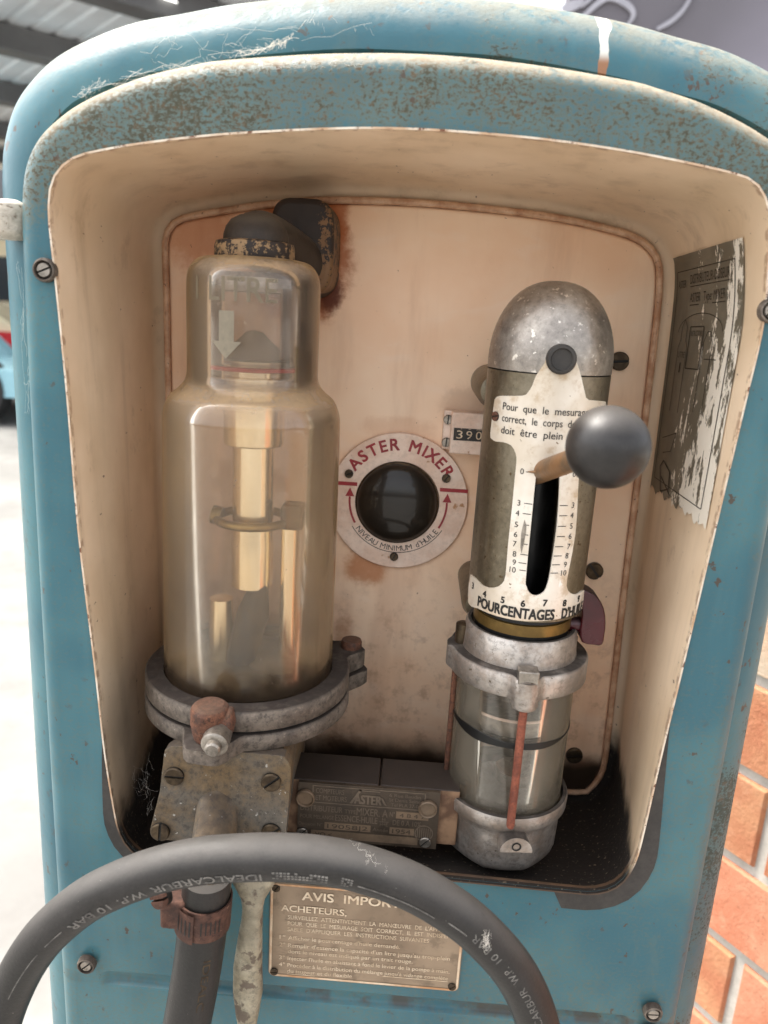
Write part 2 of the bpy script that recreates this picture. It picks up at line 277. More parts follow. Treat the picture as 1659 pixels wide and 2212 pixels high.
def m_glass(name, tint, film, dirt0, dirt1, edge=.35, ior=1.45, haze=0.0, rough=.04, base=None):
    n = NM(name); t = n.t
    tr = t.nodes.new('ShaderNodeBsdfTransparent'); tr.inputs[0].default_value = tint
    gl = t.nodes.new('ShaderNodeBsdfGlossy'); gl.inputs['Roughness'].default_value = rough; gl.inputs[0].default_value = (1, 1, 1, 1)
    if haze:
        rf = t.nodes.new('ShaderNodeBsdfRefraction'); rf.inputs['IOR'].default_value = 1.02; rf.inputs['Roughness'].default_value = .22; rf.inputs[0].default_value = tint
        mh = t.nodes.new('ShaderNodeMixShader'); mh.inputs[0].default_value = haze; t.links.new(tr.outputs[0], mh.inputs[1]); t.links.new(rf.outputs[0], mh.inputs[2]); tr = mh
    fr = t.nodes.new('ShaderNodeFresnel'); fr.inputs[0].default_value = ior
    m1 = t.nodes.new('ShaderNodeMixShader'); t.links.new(fr.outputs[0], m1.inputs[0]); t.links.new(tr.outputs[0], m1.inputs[1]); t.links.new(gl.outputs[0], m1.inputs[2])
    df = t.nodes.new('ShaderNodeBsdfDiffuse'); tl = t.nodes.new('ShaderNodeBsdfTranslucent'); df.inputs[0].default_value = film; tl.inputs[0].default_value = film
    m2 = t.nodes.new('ShaderNodeMixShader'); m2.inputs[0].default_value = .45; t.links.new(df.outputs[0], m2.inputs[1]); t.links.new(tl.outputs[0], m2.inputs[2])
    a = n.noise(14, 5, .6, (1, 1, .22)); b = n.noise(90, 5, .65, (1, 1, .5)); sp = n.sm(n.noise(420, 2, .5), .70, .74)
    f = n.math('ADD', n.sm(a, .3, .7, dirt0, dirt1), n.math('MULTIPLY', n.math('SUBTRACT', b, .5), dirt1*.8))
    f = n.math('ADD', f, n.math('MULTIPLY', sp, .25)); f = n.math('ADD', f, n.math('MULTIPLY', n.math('MULTIPLY', n.sm(n.NZ, .15, .9), n.sm(n.noise(60, 6, .7), .3, .6, .4, 1)), .5))
    if base:      # grime settled at the foot of the jar
        gz = n.sm(n.math('ADD', n.Z, n.math('MULTIPLY', n.math('SUBTRACT', n.noise(40, 5, .65), .5), .05)), base+.030, base+.004)
        f = n.math('ADD', f, n.math('MULTIPLY', gz, .4)); fc = n.mix(gz, film, S(70, 56, 42)); t.links.new(fc, df.inputs[0]); t.links.new(fc, tl.inputs[0])
    lw = t.nodes.new('ShaderNodeLayerWeight'); lw.inputs[0].default_value = .35
    f = n.math('ADD', f, n.math('MULTIPLY', n.math('POWER', lw.outputs['Facing'], 2.5), edge), clamp=True)
    m3 = t.nodes.new('ShaderNodeMixShader'); t.links.new(f, m3.inputs[0]); t.links.new(m1.outputs[0], m3.inputs[1]); t.links.new(m2.outputs[0], m3.inputs[2])
    t.links.new(m3.outputs[0], n.out.inputs[0]); t.nodes.remove(n.b); return n.m
M['jarglass'] = m_glass('dirty yellowed jar glass', (.97, .94, .89, 1), S(200, 170, 128), .0, .20, .36, haze=.35, rough=.12, base=at(541, 1545, -.012).z)
M['frostglass'] = m_glass('frosted glass lettering', (.9, .88, .84, 1), S(176, 164, 142), .32, .5, .1, rough=.3)
M['clearglass'] = m_glass('clear inner glass', (.98, .97, .97, 1), S(226, 214, 210), .04, .12, .2)
M['pumpglass'] = m_glass('smeared pump glass', (.94, .93, .90, 1), S(206, 194, 170), .05, .15, .26)
def m_ball():
    n = NM('dark sight glass'); n.b.inputs['Coat Weight'].default_value = .5; n.b.inputs['Coat Roughness'].default_value = .10
    return n.fin(n.mix(n.noise(40, 3), S(26, 21, 16), S(40, 33, 25)), .45, 0, .2)
M['ball'] = m_ball()
# setting
def m_floor():
    n = NM('pale concrete'); col = n.mix(n.sm(n.noise(1.6, 6), .3, .7), S(120, 118, 114), S(142, 140, 135))
    col = n.mix(n.math('MULTIPLY', n.sm(n.noise(9, 6), .5, .7), .3), col, S(104, 101, 97)); n.bump(n.noise(40, 5), .2, .004); return n.fin(col, .8)
M['floor'] = m_floor()
def m_brick(name, a, b):
    n = NM(name); col = n.mix(n.sm(n.noise(9, 6, .6), .35, .65), a, b); col = n.mix(n.math('MULTIPLY', n.sm(n.noise(40, 6, .7), .5, .7), .5), col, S(216, 172, 140)); n.bump(n.noise(170, 8, .75), 1.0, .004); return n.fin(n.mix(n.math('MULTIPLY', n.sm(n.noise(220, 6, .7), .58, .68), .5), col, S(150, 84, 62)), .9)
M['paver'] = m_brick('orange brick', S(206, 130, 98), S(218, 156, 124)); M['paver2'] = m_brick('buff brick', S(206, 150, 110), S(190, 120, 86)); M['paver3'] = m_brick('pale brick', S(206, 190, 168), S(214, 180, 150))
M['grout'] = m_simple('pale grout', S(206, 204, 196), S(186, 184, 176), .9, 0, 30)
M['sheet'] = m_simple('grey roof sheet', S(206, 208, 210), S(220, 222, 224), .5, .1, 2)
M['beam'] = m_simple('grey steel beam', S(98, 98, 98), S(112, 112, 112), .5, .2, 2)
M['wallg'] = m_simple('dark grey wall', S(92, 94, 98), S(110, 112, 116), .8, 0, 2)
M['wallw'] = m_simple('pale painted post', S(186, 184, 180), S(200, 198, 194), .7, 0, 2)
def m_mural():
    n = NM('lavender grey mural'); g = n.math('ADD', n.math('MULTIPLY', n.X, .35), n.math('MULTIPLY', n.Z, -.35)); g = n.math('ADD', g, n.math('MULTIPLY', n.noise(.8, 4), .4))
    return n.fin(n.mix(n.sm(g, -.35, .25), S(104, 100, 106), S(176, 170, 186)), .7)
M['mural'] = m_mural(); M['white'] = m_simple('white mural stroke', S(160, 158, 166), S(180, 178, 186), .7, 0, 5)
def m_lamp():
    n = NM('lamp glass'); n.b.inputs['Emission Color'].default_value = (1, .98, .92, 1); n.b.inputs['Emission Strength'].default_value = 1.2; return n.fin(S(230, 230, 224), .4)
M['lamp'] = m_lamp()
for k, c in dict(yellow=(206, 172, 84), redcar=(190, 34, 40), creamcar=(226, 214, 180), bluecar=(150, 196, 208)).items():
    M[k] = m_simple(k.replace('car', '')+' car paint', S(*c), S(*c), .25, 0, 3, 0.0)
M['tyre'] = m_simple('tyre rubber', S(38, 38, 38), S(46, 46, 46), .8); M['chrome'] = m_simple('bright chrome', S(220, 222, 226), S(226, 228, 232), .12, 1.0)
M['carglass'] = m_simple('dark car glass', S(40, 48, 54), S(46, 54, 60), .08)

# ---------------------------------------------------------------- mesh helpers
class MB:
    def __init__(s): s.v = []; s.f = []; s.m = []
    def add(s, verts, faces, mat=0):
        k = len(s.v); s.v += [tuple(v) for v in verts]; s.f += [tuple(i+k for i in f) for f in faces]; s.m += [mat]*len(faces)
    def lathe(s, prof, mtx, seg=72, mat=0, a0=0.0, a1=2*pi, mats=None, keep=None):
        """prof: (r, h) pairs, axis = local Z of mtx"""
        closed = abs(a1-a0-2*pi) < 1e-6; n = seg if closed else seg+1; vs = []; fs = []
        for r, h in prof:
            for i in range(n):
                a = a0+(a1-a0)*i/seg; vs.append(mtx @ Vector((r*cos(a), r*sin(a), h)))
        k = len(s.v); s.v += [tuple(v) for v in vs]
        for j in range(len(prof)-1):
            for i in range(seg):
                if keep and not keep(j, a0+(a1-a0)*(i+.5)/seg): continue
                i2 = (i+1) % n; s.f.append((k+j*n+i, k+j*n+i2, k+(j+1)*n+i2, k+(j+1)*n+i)); s.m.append(mats[j] if mats else mat)
    def box(s, x0, x1, y0, y1, z0, z1, mat=0, mtx=None):
        v = [Vector((x, y, z)) for x in (x0, x1) for y in (y0, y1) for z in (z0, z1)]
        if mtx: v = [mtx @ p for p in v]
        s.add(v, [(0, 1, 3, 2), (4, 6, 7, 5), (0, 4, 5, 1), (2, 3, 7, 6), (0, 2, 6, 4), (1, 5, 7, 3)], mat)
    def prism(s, front, back, mat=0):          # two matching loops
        n = len(front); s.add(list(front)+list(back), [tuple(range(n)), tuple(range(2*n-1, n-1, -1))]+[(i, i+n, (i+1) % n+n, (i+1) % n) for i in range(n)], mat)
    def strip(s, loops, mat=0, closed=True, mats=None):
        n = len(loops[0]); k = len(s.v)
        for l in loops: s.v += [tuple(p) for p in l]
        for j in range(len(loops)-1):
            for i in range(n if closed else n-1):
                i2 = (i+1) % n; s.f.append((k+j*n+i, k+j*n+i2, k+(j+1)*n+i2, k+(j+1)*n+i)); s.m.append(mats[j] if mats else mat)
    def tube(s, path, r, seg=16, mat=0, cap=True, closed=False):
        path = [Vector(p) for p in path]; n = len(path); rs = r if isinstance(r, (list, tuple)) else [r]*n
        up = None; loops = []
        for i, p in enumerate(path):
            a = path[(i-1) % n] if (closed or i > 0) else p; b = path[(i+1) % n] if (closed or i < n-1) else p
            t = (b-a).normalized()
            if up is None: up = t.cross(Vector((0, 0, 1)) if abs(t.z) < .9 else Vector((1, 0, 0))).normalized()
            up = (up-t*up.dot(t)).normalized(); q = t.cross(up)
            loops.append([p+(up*cos(2*pi*k/seg)+q*sin(2*pi*k/seg))*rs[i] for k in range(seg)])
        if closed: loops.append(loops[0])
        s.strip(loops, mat)
        if cap and not closed:
            k = len(s.v); s.v += [tuple(p) for p in loops[0]]+[tuple(p) for p in loops[-1]]
            s.f += [tuple(range(k+seg-1, k-1, -1)), tuple(range(k+seg, k+2*seg))]; s.m += [mat]*2
LOC = {}
def build(name, mb, mats, parent=None, bevel=0.0, sharp=35, seg=2, origin=None, fixn=True):
    me = bpy.data.meshes.new(name)
    xs = [[v[i] for v in mb.v] for i in range(3)]
    c = Vector(origin) if origin else Vector([(min(x)+max(x))/2 for x in xs])
    me.from_pydata([(v[0]-c.x, v[1]-c.y, v[2]-c.z) for v in mb.v], [], mb.f)
    for i, p in enumerate(me.polygons): p.material_index = mb.m[i]
    for m in (mats if isinstance(mats, list) else [mats]): me.materials.append(M[m] if isinstance(m, str) else m)
    bm = bmesh.new(); bm.from_mesh(me)
    bmesh.ops.remove_doubles(bm, verts=bm.verts, dist=1e-6)
    if fixn: bmesh.ops.recalc_face_normals(bm, faces=bm.faces)
    bm.to_mesh(me); bm.free(); me.update()
    me.shade_smooth(); me.set_sharp_from_angle(angle=radians(sharp))
    o = bpy.data.objects.new(name, me); o.location = c; sc.collection.objects.link(o); LOC[o.name] = c
    if parent:
        o.parent = parent; o.matrix_parent_inverse = Matrix.Translation(-LOC[parent.name])
    if bevel > 0:
        b = o.modifiers.new('bevel', 'BEVEL'); b.width = bevel; b.segments = seg; b.limit_method = 'ANGLE'; b.angle_limit = radians(40); b.harden_normals = False
    return o
def empty(name, loc):
    o = bpy.data.objects.new(name, None); o.location = loc; sc.collection.objects.link(o); LOC[o.name] = Vector(loc); o.empty_display_size = .1; return o
def tag(o, label, cat=None, group=None, kind=None):
    if label: o['label'] = label
    if cat: o['category'] = cat
    if group: o['group'] = group
    if kind: o['kind'] = kind
    return o
def axisM(o, d, up=Vector((0, 0, 1))):        # matrix with local Z along d
    z = Vector(d).normalized(); x = Vector(up).cross(z)
    if x.length < 1e-4: x = Vector((1, 0, 0))
    x.normalize(); y = z.cross(x); return Matrix.Translation(Vector(o)) @ Matrix((x, y, z)).transposed().to_4x4()
def T(x, y, z=0.0): return Matrix.Translation((x, y, z))
FR = Vector((0, -1, 0))
def smooth(pts, n=8, closed=False):            # Catmull-Rom
    P = [Vector(p) for p in pts]; N = len(P); out = []
    for i in range(N if closed else N-1):
        p0 = P[(i-1) % N] if closed or i > 0 else P[0]; p1 = P[i]; p2 = P[(i+1) % N]; p3 = P[(i+2) % N] if closed or i+2 < N else P[-1]
        for k in range(n):
            t = k/n; out.append(.5*((2*p1)+(p2-p0)*t+(2*p0-5*p1+4*p2-p3)*t*t+(3*p1-p0-3*p2+p3)*t**3))
    if not closed: out.append(P[-1])
    return out
_tc = {}
def text2(s, h, w=None, bold=0.0, align='CENTER', space=1.0, res=3):
    """flat glyph mesh: verts (u, v), faces; cap height h"""
    key = (s, space, res)
    if key not in _tc:
        cu = bpy.data.curves.new('txt', 'FONT'); cu.body = s; cu.resolution_u = res; cu.space_character = space; cu.size = 1.0; cu.fill_mode = 'BOTH' if False else cu.fill_mode
        ob = bpy.data.objects.new('txt', cu); sc.collection.objects.link(ob); bpy.context.view_layer.update()
        dg = bpy.context.evaluated_depsgraph_get(); me = bpy.data.meshes.new_from_object(ob.evaluated_get(dg))
        _tc[key] = ([(v.co.x, v.co.y) for v in me.vertices], [tuple(p.vertices) for p in me.polygons])
        bpy.data.objects.remove(ob); bpy.data.curves.remove(cu); bpy.data.meshes.remove(me)
    vs, fs = _tc[key]
    if not vs: return [], [], 0
    k = h/.70; x0 = min(v[0] for v in vs); x1 = max(v[0] for v in vs); kx = w/(x1-x0) if w else k
    ox = {'CENTER': (x0+x1)/2, 'LEFT': x0, 'RIGHT': x1}[align]
    return [((x-ox)*kx, y*k) for x, y in vs], fs, bold*k
def put(mb, tx, fn, mat):
    vs, fs, b = tx
    if not vs: return
    nrm = (fn(.0005, 0)-fn(0, 0)).cross(fn(0, .0005)-fn(0, 0)).normalized()
    for k, (du, dv) in enumerate([(0, 0)] if b < 1e-7 else [(-b, -b), (b, -b), (-b, b), (b, b)]):
        mb.add([fn(u+du, v+dv)+nrm*(k*.00002) for u, v in vs], fs, mat)
def screw(name, p, d, r, h, ang, parent, mats=('screwd', 'slot'), dome=False, label=None):
    m = axisM(p, d); mb = MB(); mb.lathe([(r, -.001), (r, h*.45), (0, h*.45)], m, 28, 1)
    g = r*.13
    for sgn in (0, pi):
        a0 = math.asin(g/r); pts = [(r*cos(a0+(pi-2*a0)*k/14), r*sin(a0+(pi-2*a0)*k/14)) for k in range(15)]
        rr = Matrix.Rotation(ang+sgn, 4, 'Z'); k2 = .86
        lo = [m @ rr @ Vector((x, y, h*.4)) for x, y in pts]; mi = [m @ rr @ Vector((x, y, h*.75)) for x, y in pts]
        hi = [m @ rr @ Vector((x*k2, (y-g)*k2+g, h)) for x, y in pts]
        mb.strip([lo, mi, hi], 0); mb.add(hi, [tuple(range(15))], 0)
    o = build(name, mb, list(mats), parent, 0, 30)
    if label: o['label'] = label
    return o

# ---------------------------------------------------------------- the dispenser cabinet
XC = -0.0077
pump = empty('fuel_mixer', (XC, .12, 0))
tag(pump, 'weathered blue vintage fuel and oil mixing dispenser with a cream recess', 'fuel dispenser')
def mirror(half): return [(XC-x, z) for x, z in reversed(half)]+[(XC+x, z) for x, z in half[1:]]
door_h = [(0, 1.3235), (.05, 1.3215), (.0995, 1.3165), (.1178, 1.3130), (.1384, 1.3078), (.157, 1.3010), (.172, 1.2940), (.183, 1.2870), (.194, 1.2775), (.2015, 1.266), (.2055, 1.252), (.2072, 1.2300), (.208, 1.19), (.209, 1.08), (.2095, .9), (.2095, .60)]
body_h = [(0, 1.3608), (.043, 1.3601), (.097, 1.3540), (.1303, 1.3475), (.155, 1.3425), (.1765, 1.3350), (.198, 1.3245), (.2130, 1.312), (.2240, 1.298), (.2310, 1.280), (.2340, 1.2620), (.2348, 1.228), (.2355, 1.07), (.2370, .83), (.2373, .56)]
def sm2(pts, n=5): return [(p.x, p.y) for p in smooth([(x, z, 0) for x, z in pts], n)]
def inset(pts, d):                             # open polyline, left side start, going up and round: inside is to the right
    out = []
    for i, (x, z) in enumerate(pts):
        a = pts[max(0, i-1)]; b = pts[min(len(pts)-1, i+1)]; tx, tz = b[0]-a[0], b[1]-a[1]; l = hypot(tx, tz); out.append((x+tz/l*d, z-tx/l*d))
    return out
dout = sm2(mirror(door_h)); bout = sm2(mirror(body_h))
def L3(pts, Y): return [Vector((x, Y, z)) for x, z in pts]
# housing: rounded shoulder, sides, back
mb = MB(); R_ = .034; loops = [L3(inset(bout, .040), .030), L3(inset(bout, R_), .018)]
for k in range(1, 10):
    a = k/9*pi/2; loops.append(L3(inset(bout, R_*(1-sin(a))), .018+R_*(1-cos(a))))
loops += [L3(bout, .29), L3(inset(bout, .02), .31)]
mb.strip(loops, 0, False); mb.add(loops[-1], [tuple(range(len(bout)))], 0)
build('housing', mb, 'bluebody', pump, fixn=True)
# traced opening of the recess
op_px = [(112, 480), (112, 430), (116, 402), (128, 375), (150, 353), (180, 338), (230, 327), (300, 315), (450, 297), (600, 287), (760, 281), (900, 283), (1050, 293), (1200, 308), (1350, 330), (1480, 355), (1580, 378), (1618, 392), (1641, 415), (1652, 445), (1656, 480), (1646, 680), (1604, 870), (1552, 1090), (1473, 1427), (1429, 1610), (1381, 1818), (1364, 1868), (1345, 1898), (1320, 1916), (1285, 1925), (1250, 1924), (980, 1897), (640, 1866), (330, 1848), (303, 1842), (280, 1826), (262, 1795), (252, 1755), (230, 1620), (210, 1440), (175, 1150), (150, 850), (125, 600)]
opn = [(p.x, p.z) for p in [at(x, y, 0.0) for x, y in op_px]]
OC = (XC, 1.06)
def polar(pts, n=260):                         # resample a closed star-shaped loop by angle
    P = [(x-OC[0], z-OC[1]) for x, z in pts]; P = [(p.x, p.y) for p in smooth([(a, b, 0) for a, b in P], 4, True)]
    A = [atan2(b, a) for a, b in P]; out = []
    for k in range(n):
        t = -pi/2+2*pi*k/n; t = (t+pi) % (2*pi)-pi; d = (cos(t), sin(t)); best = None
        for i in range(len(P)):
            (ax, az), (bx, bz) = P[i], P[(i+1) % len(P)]
            ca = d[0]*az-d[1]*ax; cb = d[0]*bz-d[1]*bx
            if ca*cb <= 0 and ca != cb:
                u = ca/(ca-cb); x, z = ax+(bx-ax)*u, az+(bz-az)*u; r = x*d[0]+z*d[1]
                if r > 0: best = r if best is None else max(best, r)
        out.append((OC[0]+d[0]*best, OC[1]+d[1]*best))
    return out
op = polar(opn)
def grow(loop, d):
    n = len(loop); out = []
    for i in range(n):
        a = loop[i-1]; b = loop[(i+1) % n]; tx, tz = b[0]-a[0], b[1]-a[1]; l = hypot(tx, tz) or 1; out.append((loop[i][0]+tz/l*d, loop[i][1]-tx/l*d))
    return out
# front frame (door): rounded edge + face with the opening + lower field with pressed groove
mb = MB(); r = .013; dloops = [L3(inset(dout, .004), .030), L3(dout, .028)]
for k in range(0, 8):
    a = k/7*pi/2; dloops.append(L3(inset(dout, r*(1-cos(a))), r*(1-sin(a))))
mb.strip(dloops, 0, False)
ZC = .80
din = [p for p in inset(dout, r)]
up = [p for p in din if p[1] > ZC+.002]
xl = up[0][0]; xr = up[-1][0]; upper = [(xl, ZC)]+up+[(xr, ZC)]
bm = bmesh.new()
def loop_edges(pts):
    vs = [bm.verts.new((x, 0, z)) for x, z in pts]
    for i in range(len(vs)): bm.edges.new((vs[i], vs[(i+1) % len(vs)]))
loop_edges(upper); loop_edges(op)
bmesh.ops.triangle_fill(bm, edges=bm.edges[:], use_beauty=True, normal=(0, -1, 0))
bm.verts.index_update(); mb.add([v.co.copy() for v in bm.verts], [[v.index for v in f.verts] for f in bm.faces], 0); bm.free()
GZ = .7535
def gro(x, z):
    xa, xb = XC-.178, XC+.176
    e = min(1, max(0, (x-xa)/.006), max(0, 1))*min(1, max(0, (xb-x)/.006)); t = (z-GZ)
    p = max(0.0, 1-(abs(t)/.0058)**4) if abs(t) < .0058 else 0.0
    return .0042*p*e
zs = [.60, .66, .70, .72, .735]+[GZ-.0075+.0075*2*k/16 for k in range(17)]+[.765, .775, .785, ZC]
xsn = [xl, XC-.19, XC-.181, XC-.179, XC-.177, XC-.175, XC-.173, XC-.17]+[XC-.165+.33*k/12 for k in range(13)]+[XC+.168, XC+.171, XC+.173, XC+.175, XC+.177, XC+.19, xr]
mb.strip([[Vector((x, gro(x, z), z)) for x in xsn] for z in zs], 0, False)
build('front_frame', mb, 'blue', pump, sharp=25)
# panel outline (back of the recess)
pn_px = [(366, 600), (364, 530), (373, 498), (398, 479), (470, 465), (600, 447), (720, 440), (900, 446), (1050, 459), (1200, 478), (1330, 507), (1382, 528), (1408, 555), (1417, 590), (1412, 680), (1380, 960), (1346, 1240), (1318, 1490), (1302, 1630), (1290, 1675), (1268, 1698), (1235, 1705), (1000, 1682), (720, 1660), (430, 1640), (404, 1622), (392, 1590), (384, 1400), (372, 900)]
pnl = polar([(p.x, p.z) for p in [at(x, y, .148) for x, y in pn_px]])
# recess liner
back = grow(pnl, .011); cor = grow(pnl, .0); N = len(op); mb = MB()
def ring(t, Y, drop=0.0):
    out = []
    for (ax, az), (bx, bz) in zip(op, back):
        x, z = ax+(bx-ax)*t, az+(bz-az)*t
        if drop and z < .90: z -= drop*min(1, max(0, (.90-z)/.03))
        out.append(Vector((x, Y, z)))
    return out
og = grow(op, .0010)
loops = [L3(og, .006), L3(og, -.0022), L3(op, -.0022), ring(.01, .003), ring(.06, .010, .008), ring(.12, .020, .010), ring(.3, .045, .009), ring(.55, .083, .006), ring(.8, .12, .003), ring(.92, .138)]
ring2 = [(p.x, p.z) for p in ring(.96, 0)]
for k in range(1, 7):
    a = k/6*pi/2; loops.append([Vector((bx+(cx-bx)*(1-cos(a)), .138+.016*sin(a), bz+(cz-bz)*(1-cos(a)))) for (bx, bz), (cx, cz) in zip(ring2, cor)])
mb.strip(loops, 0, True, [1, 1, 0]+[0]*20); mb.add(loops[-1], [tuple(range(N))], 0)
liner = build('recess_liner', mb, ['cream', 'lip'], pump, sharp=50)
# dark rubber seal showing round the lower corners of the recess
mb = MB(); ii = list(range(N)); lo = []; hi = []
seq = [i for i in range(-110, 76)]
wl = []
for i in range(N):
    x, z = op[i]; wdt = .0010
    if x > .07 and z < .98: wdt = .0010+.0125*min(1, (.98-z)/.10)
    if x < -.10 and z < .94: wdt = .0010+.0080*min(1, (.94-z)/.06)
    if z < .875 and -.10 < x < .1095: wdt = .0008
    wl.append(wdt)
o1 = []
for i in range(N):
    a = op[i-1]; b = op[(i+1) % N]; tx, tz = b[0]-a[0], b[1]-a[1]; l = hypot(tx, tz); o1.append(Vector((op[i][0]+tz/l*wl[i], -.0008, op[i][1]-tx/l*wl[i])))
o0 = L3(grow(op, .0004), -.0008); o2 = [Vector((p.x, .001, p.z)) for p in o1]
mb.strip([o0, o1, o2]); build('rubber_seal', mb, 'gasket', pump)
# back panel
mb = MB(); e = .004
mb.strip([L3(pnl, .153), L3(pnl, .1485), L3(grow(pnl, -.0015), .1465), L3(grow(pnl, -.003), .146)]); mb.add(L3(grow(pnl, -.003), .146), [tuple(range(N))])
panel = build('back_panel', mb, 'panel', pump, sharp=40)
mb = MB(); mb.tube(L3(grow(pnl, .0022), .1475), .0024, 10, 0, closed=True); build('panel_bead', mb, 'trim', panel)
for (px, py, rp, an) in ((1337, 780, 20, .1), (1283, 1232, 19, -.9), (1240, 1630, 19, .2)):
    p = at(px, py, .146); screw('panel_screw', p, FR, .0066, .0035, an, panel)
# front screws with cup washers
def bolt(p, ang, r=.0062):
    m = axisM(p, FR); mb = MB()
    mb.lathe([(r, 0), (r, .003), (r*.92, .0042), (r*.80, .0045), (r*.74, .0036), (r*.74, .0008), (0, .0008)], m, 32)
    o = build('front_bolt', mb, 'zinc', pump); screw('bolt_screw', p+Vector((0, -.001, 0)), FR, r*.62, .0030, ang, o, ('steel', 'slot'))
bolt(at(101, 584, -.0005), .4); bolt(at(1661, 671, -.0005), .9); bolt(at(190, 2078, -.002), .75); bolt(at(1408, 2181, -.002), .05); bolt(at(1400, 2228, -.002), .4)
# white hinge knob at the left edge
c = at(20, 474, .012); mb = MB()
mb.lathe([(0, -.0105), (.006, -.0100), (.0098, -.0070), (.0106, -.001), (.0104, .004), (.0085, .0085), (.004, .0104), (0, .0106)], T(c.x-.0015, c.y+.004, c.z), 28); mb.box(c.x-.003, c.x+.011, c.y+.001, c.y+.012, c.z-.006, c.z+.006, 0)
build('hinge_knob', mb, 'hinge', pump, .001)

# ---------------------------------------------------------------- helper: vertical cylinders seen from the camera
def cylfit(yv, xl, xr, Y):
    c = at((xl+xr)/2, yv, Y); a = at(xl, yv, Y)-CAM; b = at(xr, yv, Y)-CAM
    a2 = Vector((a.x, a.y)).normalized(); b2 = Vector((b.x, b.y)).normalized(); ang = math.acos(a2.dot(b2))
    md = (a2+b2).normalized(); t = (Y-CAM.y)/md.y; return CAM.x+md.x*t, t*sin(ang/2), c.z
def zat(px, py, Y): return at(px, py, Y).z

# ---------------------------------------------------------------- measuring jar (left)
JY = .055; JX = -.0997
kj = .47/.495
rN, rB, rF = .0392, .0540, .0672
zj = lambda y: at(541, y, JY).z
zcapt = zj(525); zsh = zj(572); ztn = zj(640); zfl = zj(800); zbt = zj(905)
zft = at(566, 1545, JY-rF).z; zfg = at(566, 1592, JY-rF).z; zfb = at(566, 1630, JY-rF).z
mj = T(JX, JY)
prof = [(.020, zsh+.004), (rN-.012, zsh+.0034), (rN-.007, zsh+.002), (rN-.0035, zsh-.001), (rN-.0012, zsh-.005), (rN-.0002, zsh-.010), (rN, zsh-.018), (rN, zj(700)), (rN, zj(790)), (rN+.0003, zj(812)), (rN+.0018, zj(828)), (rN+.0055, zj(843)), (rN+.0100, zj(856)), (rB-.0022, zj(872)), (rB-.0005, zj(890)), (rB, zj(910)), (rB+.0004, zj(1000)), (rB+.0008, (zbt+zft)/2), (rB+.0012, zft-.006)]
prof = [(p.x, p.z) for p in smooth([(r_, 0, z) for r_, z in prof], 4)]
inn = [(r_-.0026, z-.001) for r_, z in reversed(prof)]
mb = MB(); mb.lathe(prof+inn, mj, 96, 0, mats=[0]*(len(prof)-1)+[1]*len(inn))
# frosted capacity mark and arrow on the neck
def onneck(u0, z0, rr): return lambda u, v: Vector((JX+rr*sin((u+u0)/rr), JY-rr*cos((u+u0)/rr), z0+v))
rr = rN-.0029
put(mb, text2('1 LITRE', .0130, .050, .010), onneck(-.004, zj(652), rN+.0003), 2)
arw = [(-.0042, .026), (.0048, .026), (.0048, .0095), (.009, .0095), (0, 0), (-.009, .0095), (-.0042, .0095)]
mb.add([onneck(-.0075, zj(768), rN+.0003)(u, v) for u, v in arw], [(0, 1, 2, 6), (5, 4, 3, 2, 6)], 3)
jar = build('measuring_jar', mb, ['jarglass', 'clearglass', 'frostglass', 'frost'], pump, sharp=60)
mb = MB(); rc = .0225
mb.lathe([(rc*.8, zsh+.001), (rc, zsh+.002), (rc+.0008, zsh+.004), (rc+.0008, zcapt-.003), (rc, zcapt), (rc*.85, zcapt+.001), (.01, zcapt+.001)], mj, 56); build('cap_collar', mb, 'chipcap', jar)
# bakelite elbow
ztop = at(545, 452, JY).z
pth = smooth([(JX, JY, zcapt-.006), (JX+.0003, JY+.001, zcapt-.001), (JX+.002, JY+.006, zcapt+.0015), (JX+.008, JY+.022, zcapt-.001), (JX+.016, JY+.045, zcapt-.006), (JX+.022, JY+.066, zcapt-.010), (JX+.024, JY+.09, zcapt-.012)], 6)
n = len(pth); rad = [.0165+.0010*sin(pi*i/n) for i in range(n)]
mb = MB(); mb.tube(pth, rad, 28)
mb.lathe([(.0192, zcapt), (.0189, zcapt+.004), (.0175, zcapt+.0085), (.0145, zcapt+.0125), (.0095, zcapt+.0152), (.004, zcapt+.0163), (0, zcapt+.0164)], T(JX+.0005, JY+.001), 40)
elbow = build('vent_elbow', mb, 'darkcap', pump, sharp=70)
c = at(658, 535, .115); mb = MB(); pts = []
for k in range(40):
    a = 2*pi*k/40; q = .0205; ex = 4.0
    pts.append((c.x+q*abs(cos(a))**(2/ex)*(1 if cos(a) > 0 else -1), c.z+.0290*abs(sin(a))**(2/ex)*(1 if sin(a) > 0 else -1)))
mb.prism(L3(pts, .100), L3(pts, .1465)); build('elbow_flange', mb, 'elbow', elbow, .004, seg=3)
# inside the jar
zi = lambda y: at(535, y, JY).z
mb = MB(); mb.lathe([(.0255, zi(612)), (.0260, zi(620)), (.0260, zi(815)), (.0245, zi(815)), (.0245, zi(620))], T(JX-.001, JY), 56); build('inner_glass_tube', mb, 'clearglass', jar)
mb = MB(); mb.lathe([(.006, zi(588)), (.020, zi(590)), (.0225, zi(600)), (.0225, zi(630)), (.0205, zi(632)), (.0205, zi(612)), (0, zi(612))], T(JX-.001, JY), 48); build('filler_cup', mb, 'steel', jar)
mb = MB(); mb.lathe([(0, zi(712)), (.005, zi(716)), (.010, zi(735)), (.018, zi(760)), (.0245, zi(772)), (.0245, zi(776)), (.012, zi(779)), (0, zi(779))], T(JX+.0005, JY), 48); build('valve_cap', mb, 'darkcap', jar)
mb = MB(); mb.lathe([(.0300, zi(786)), (.0325, zi(788)), (.0325, zi(794)), (.0300, zi(796))], T(JX, JY), 64); build('red_level_line', mb, 'redink', jar)
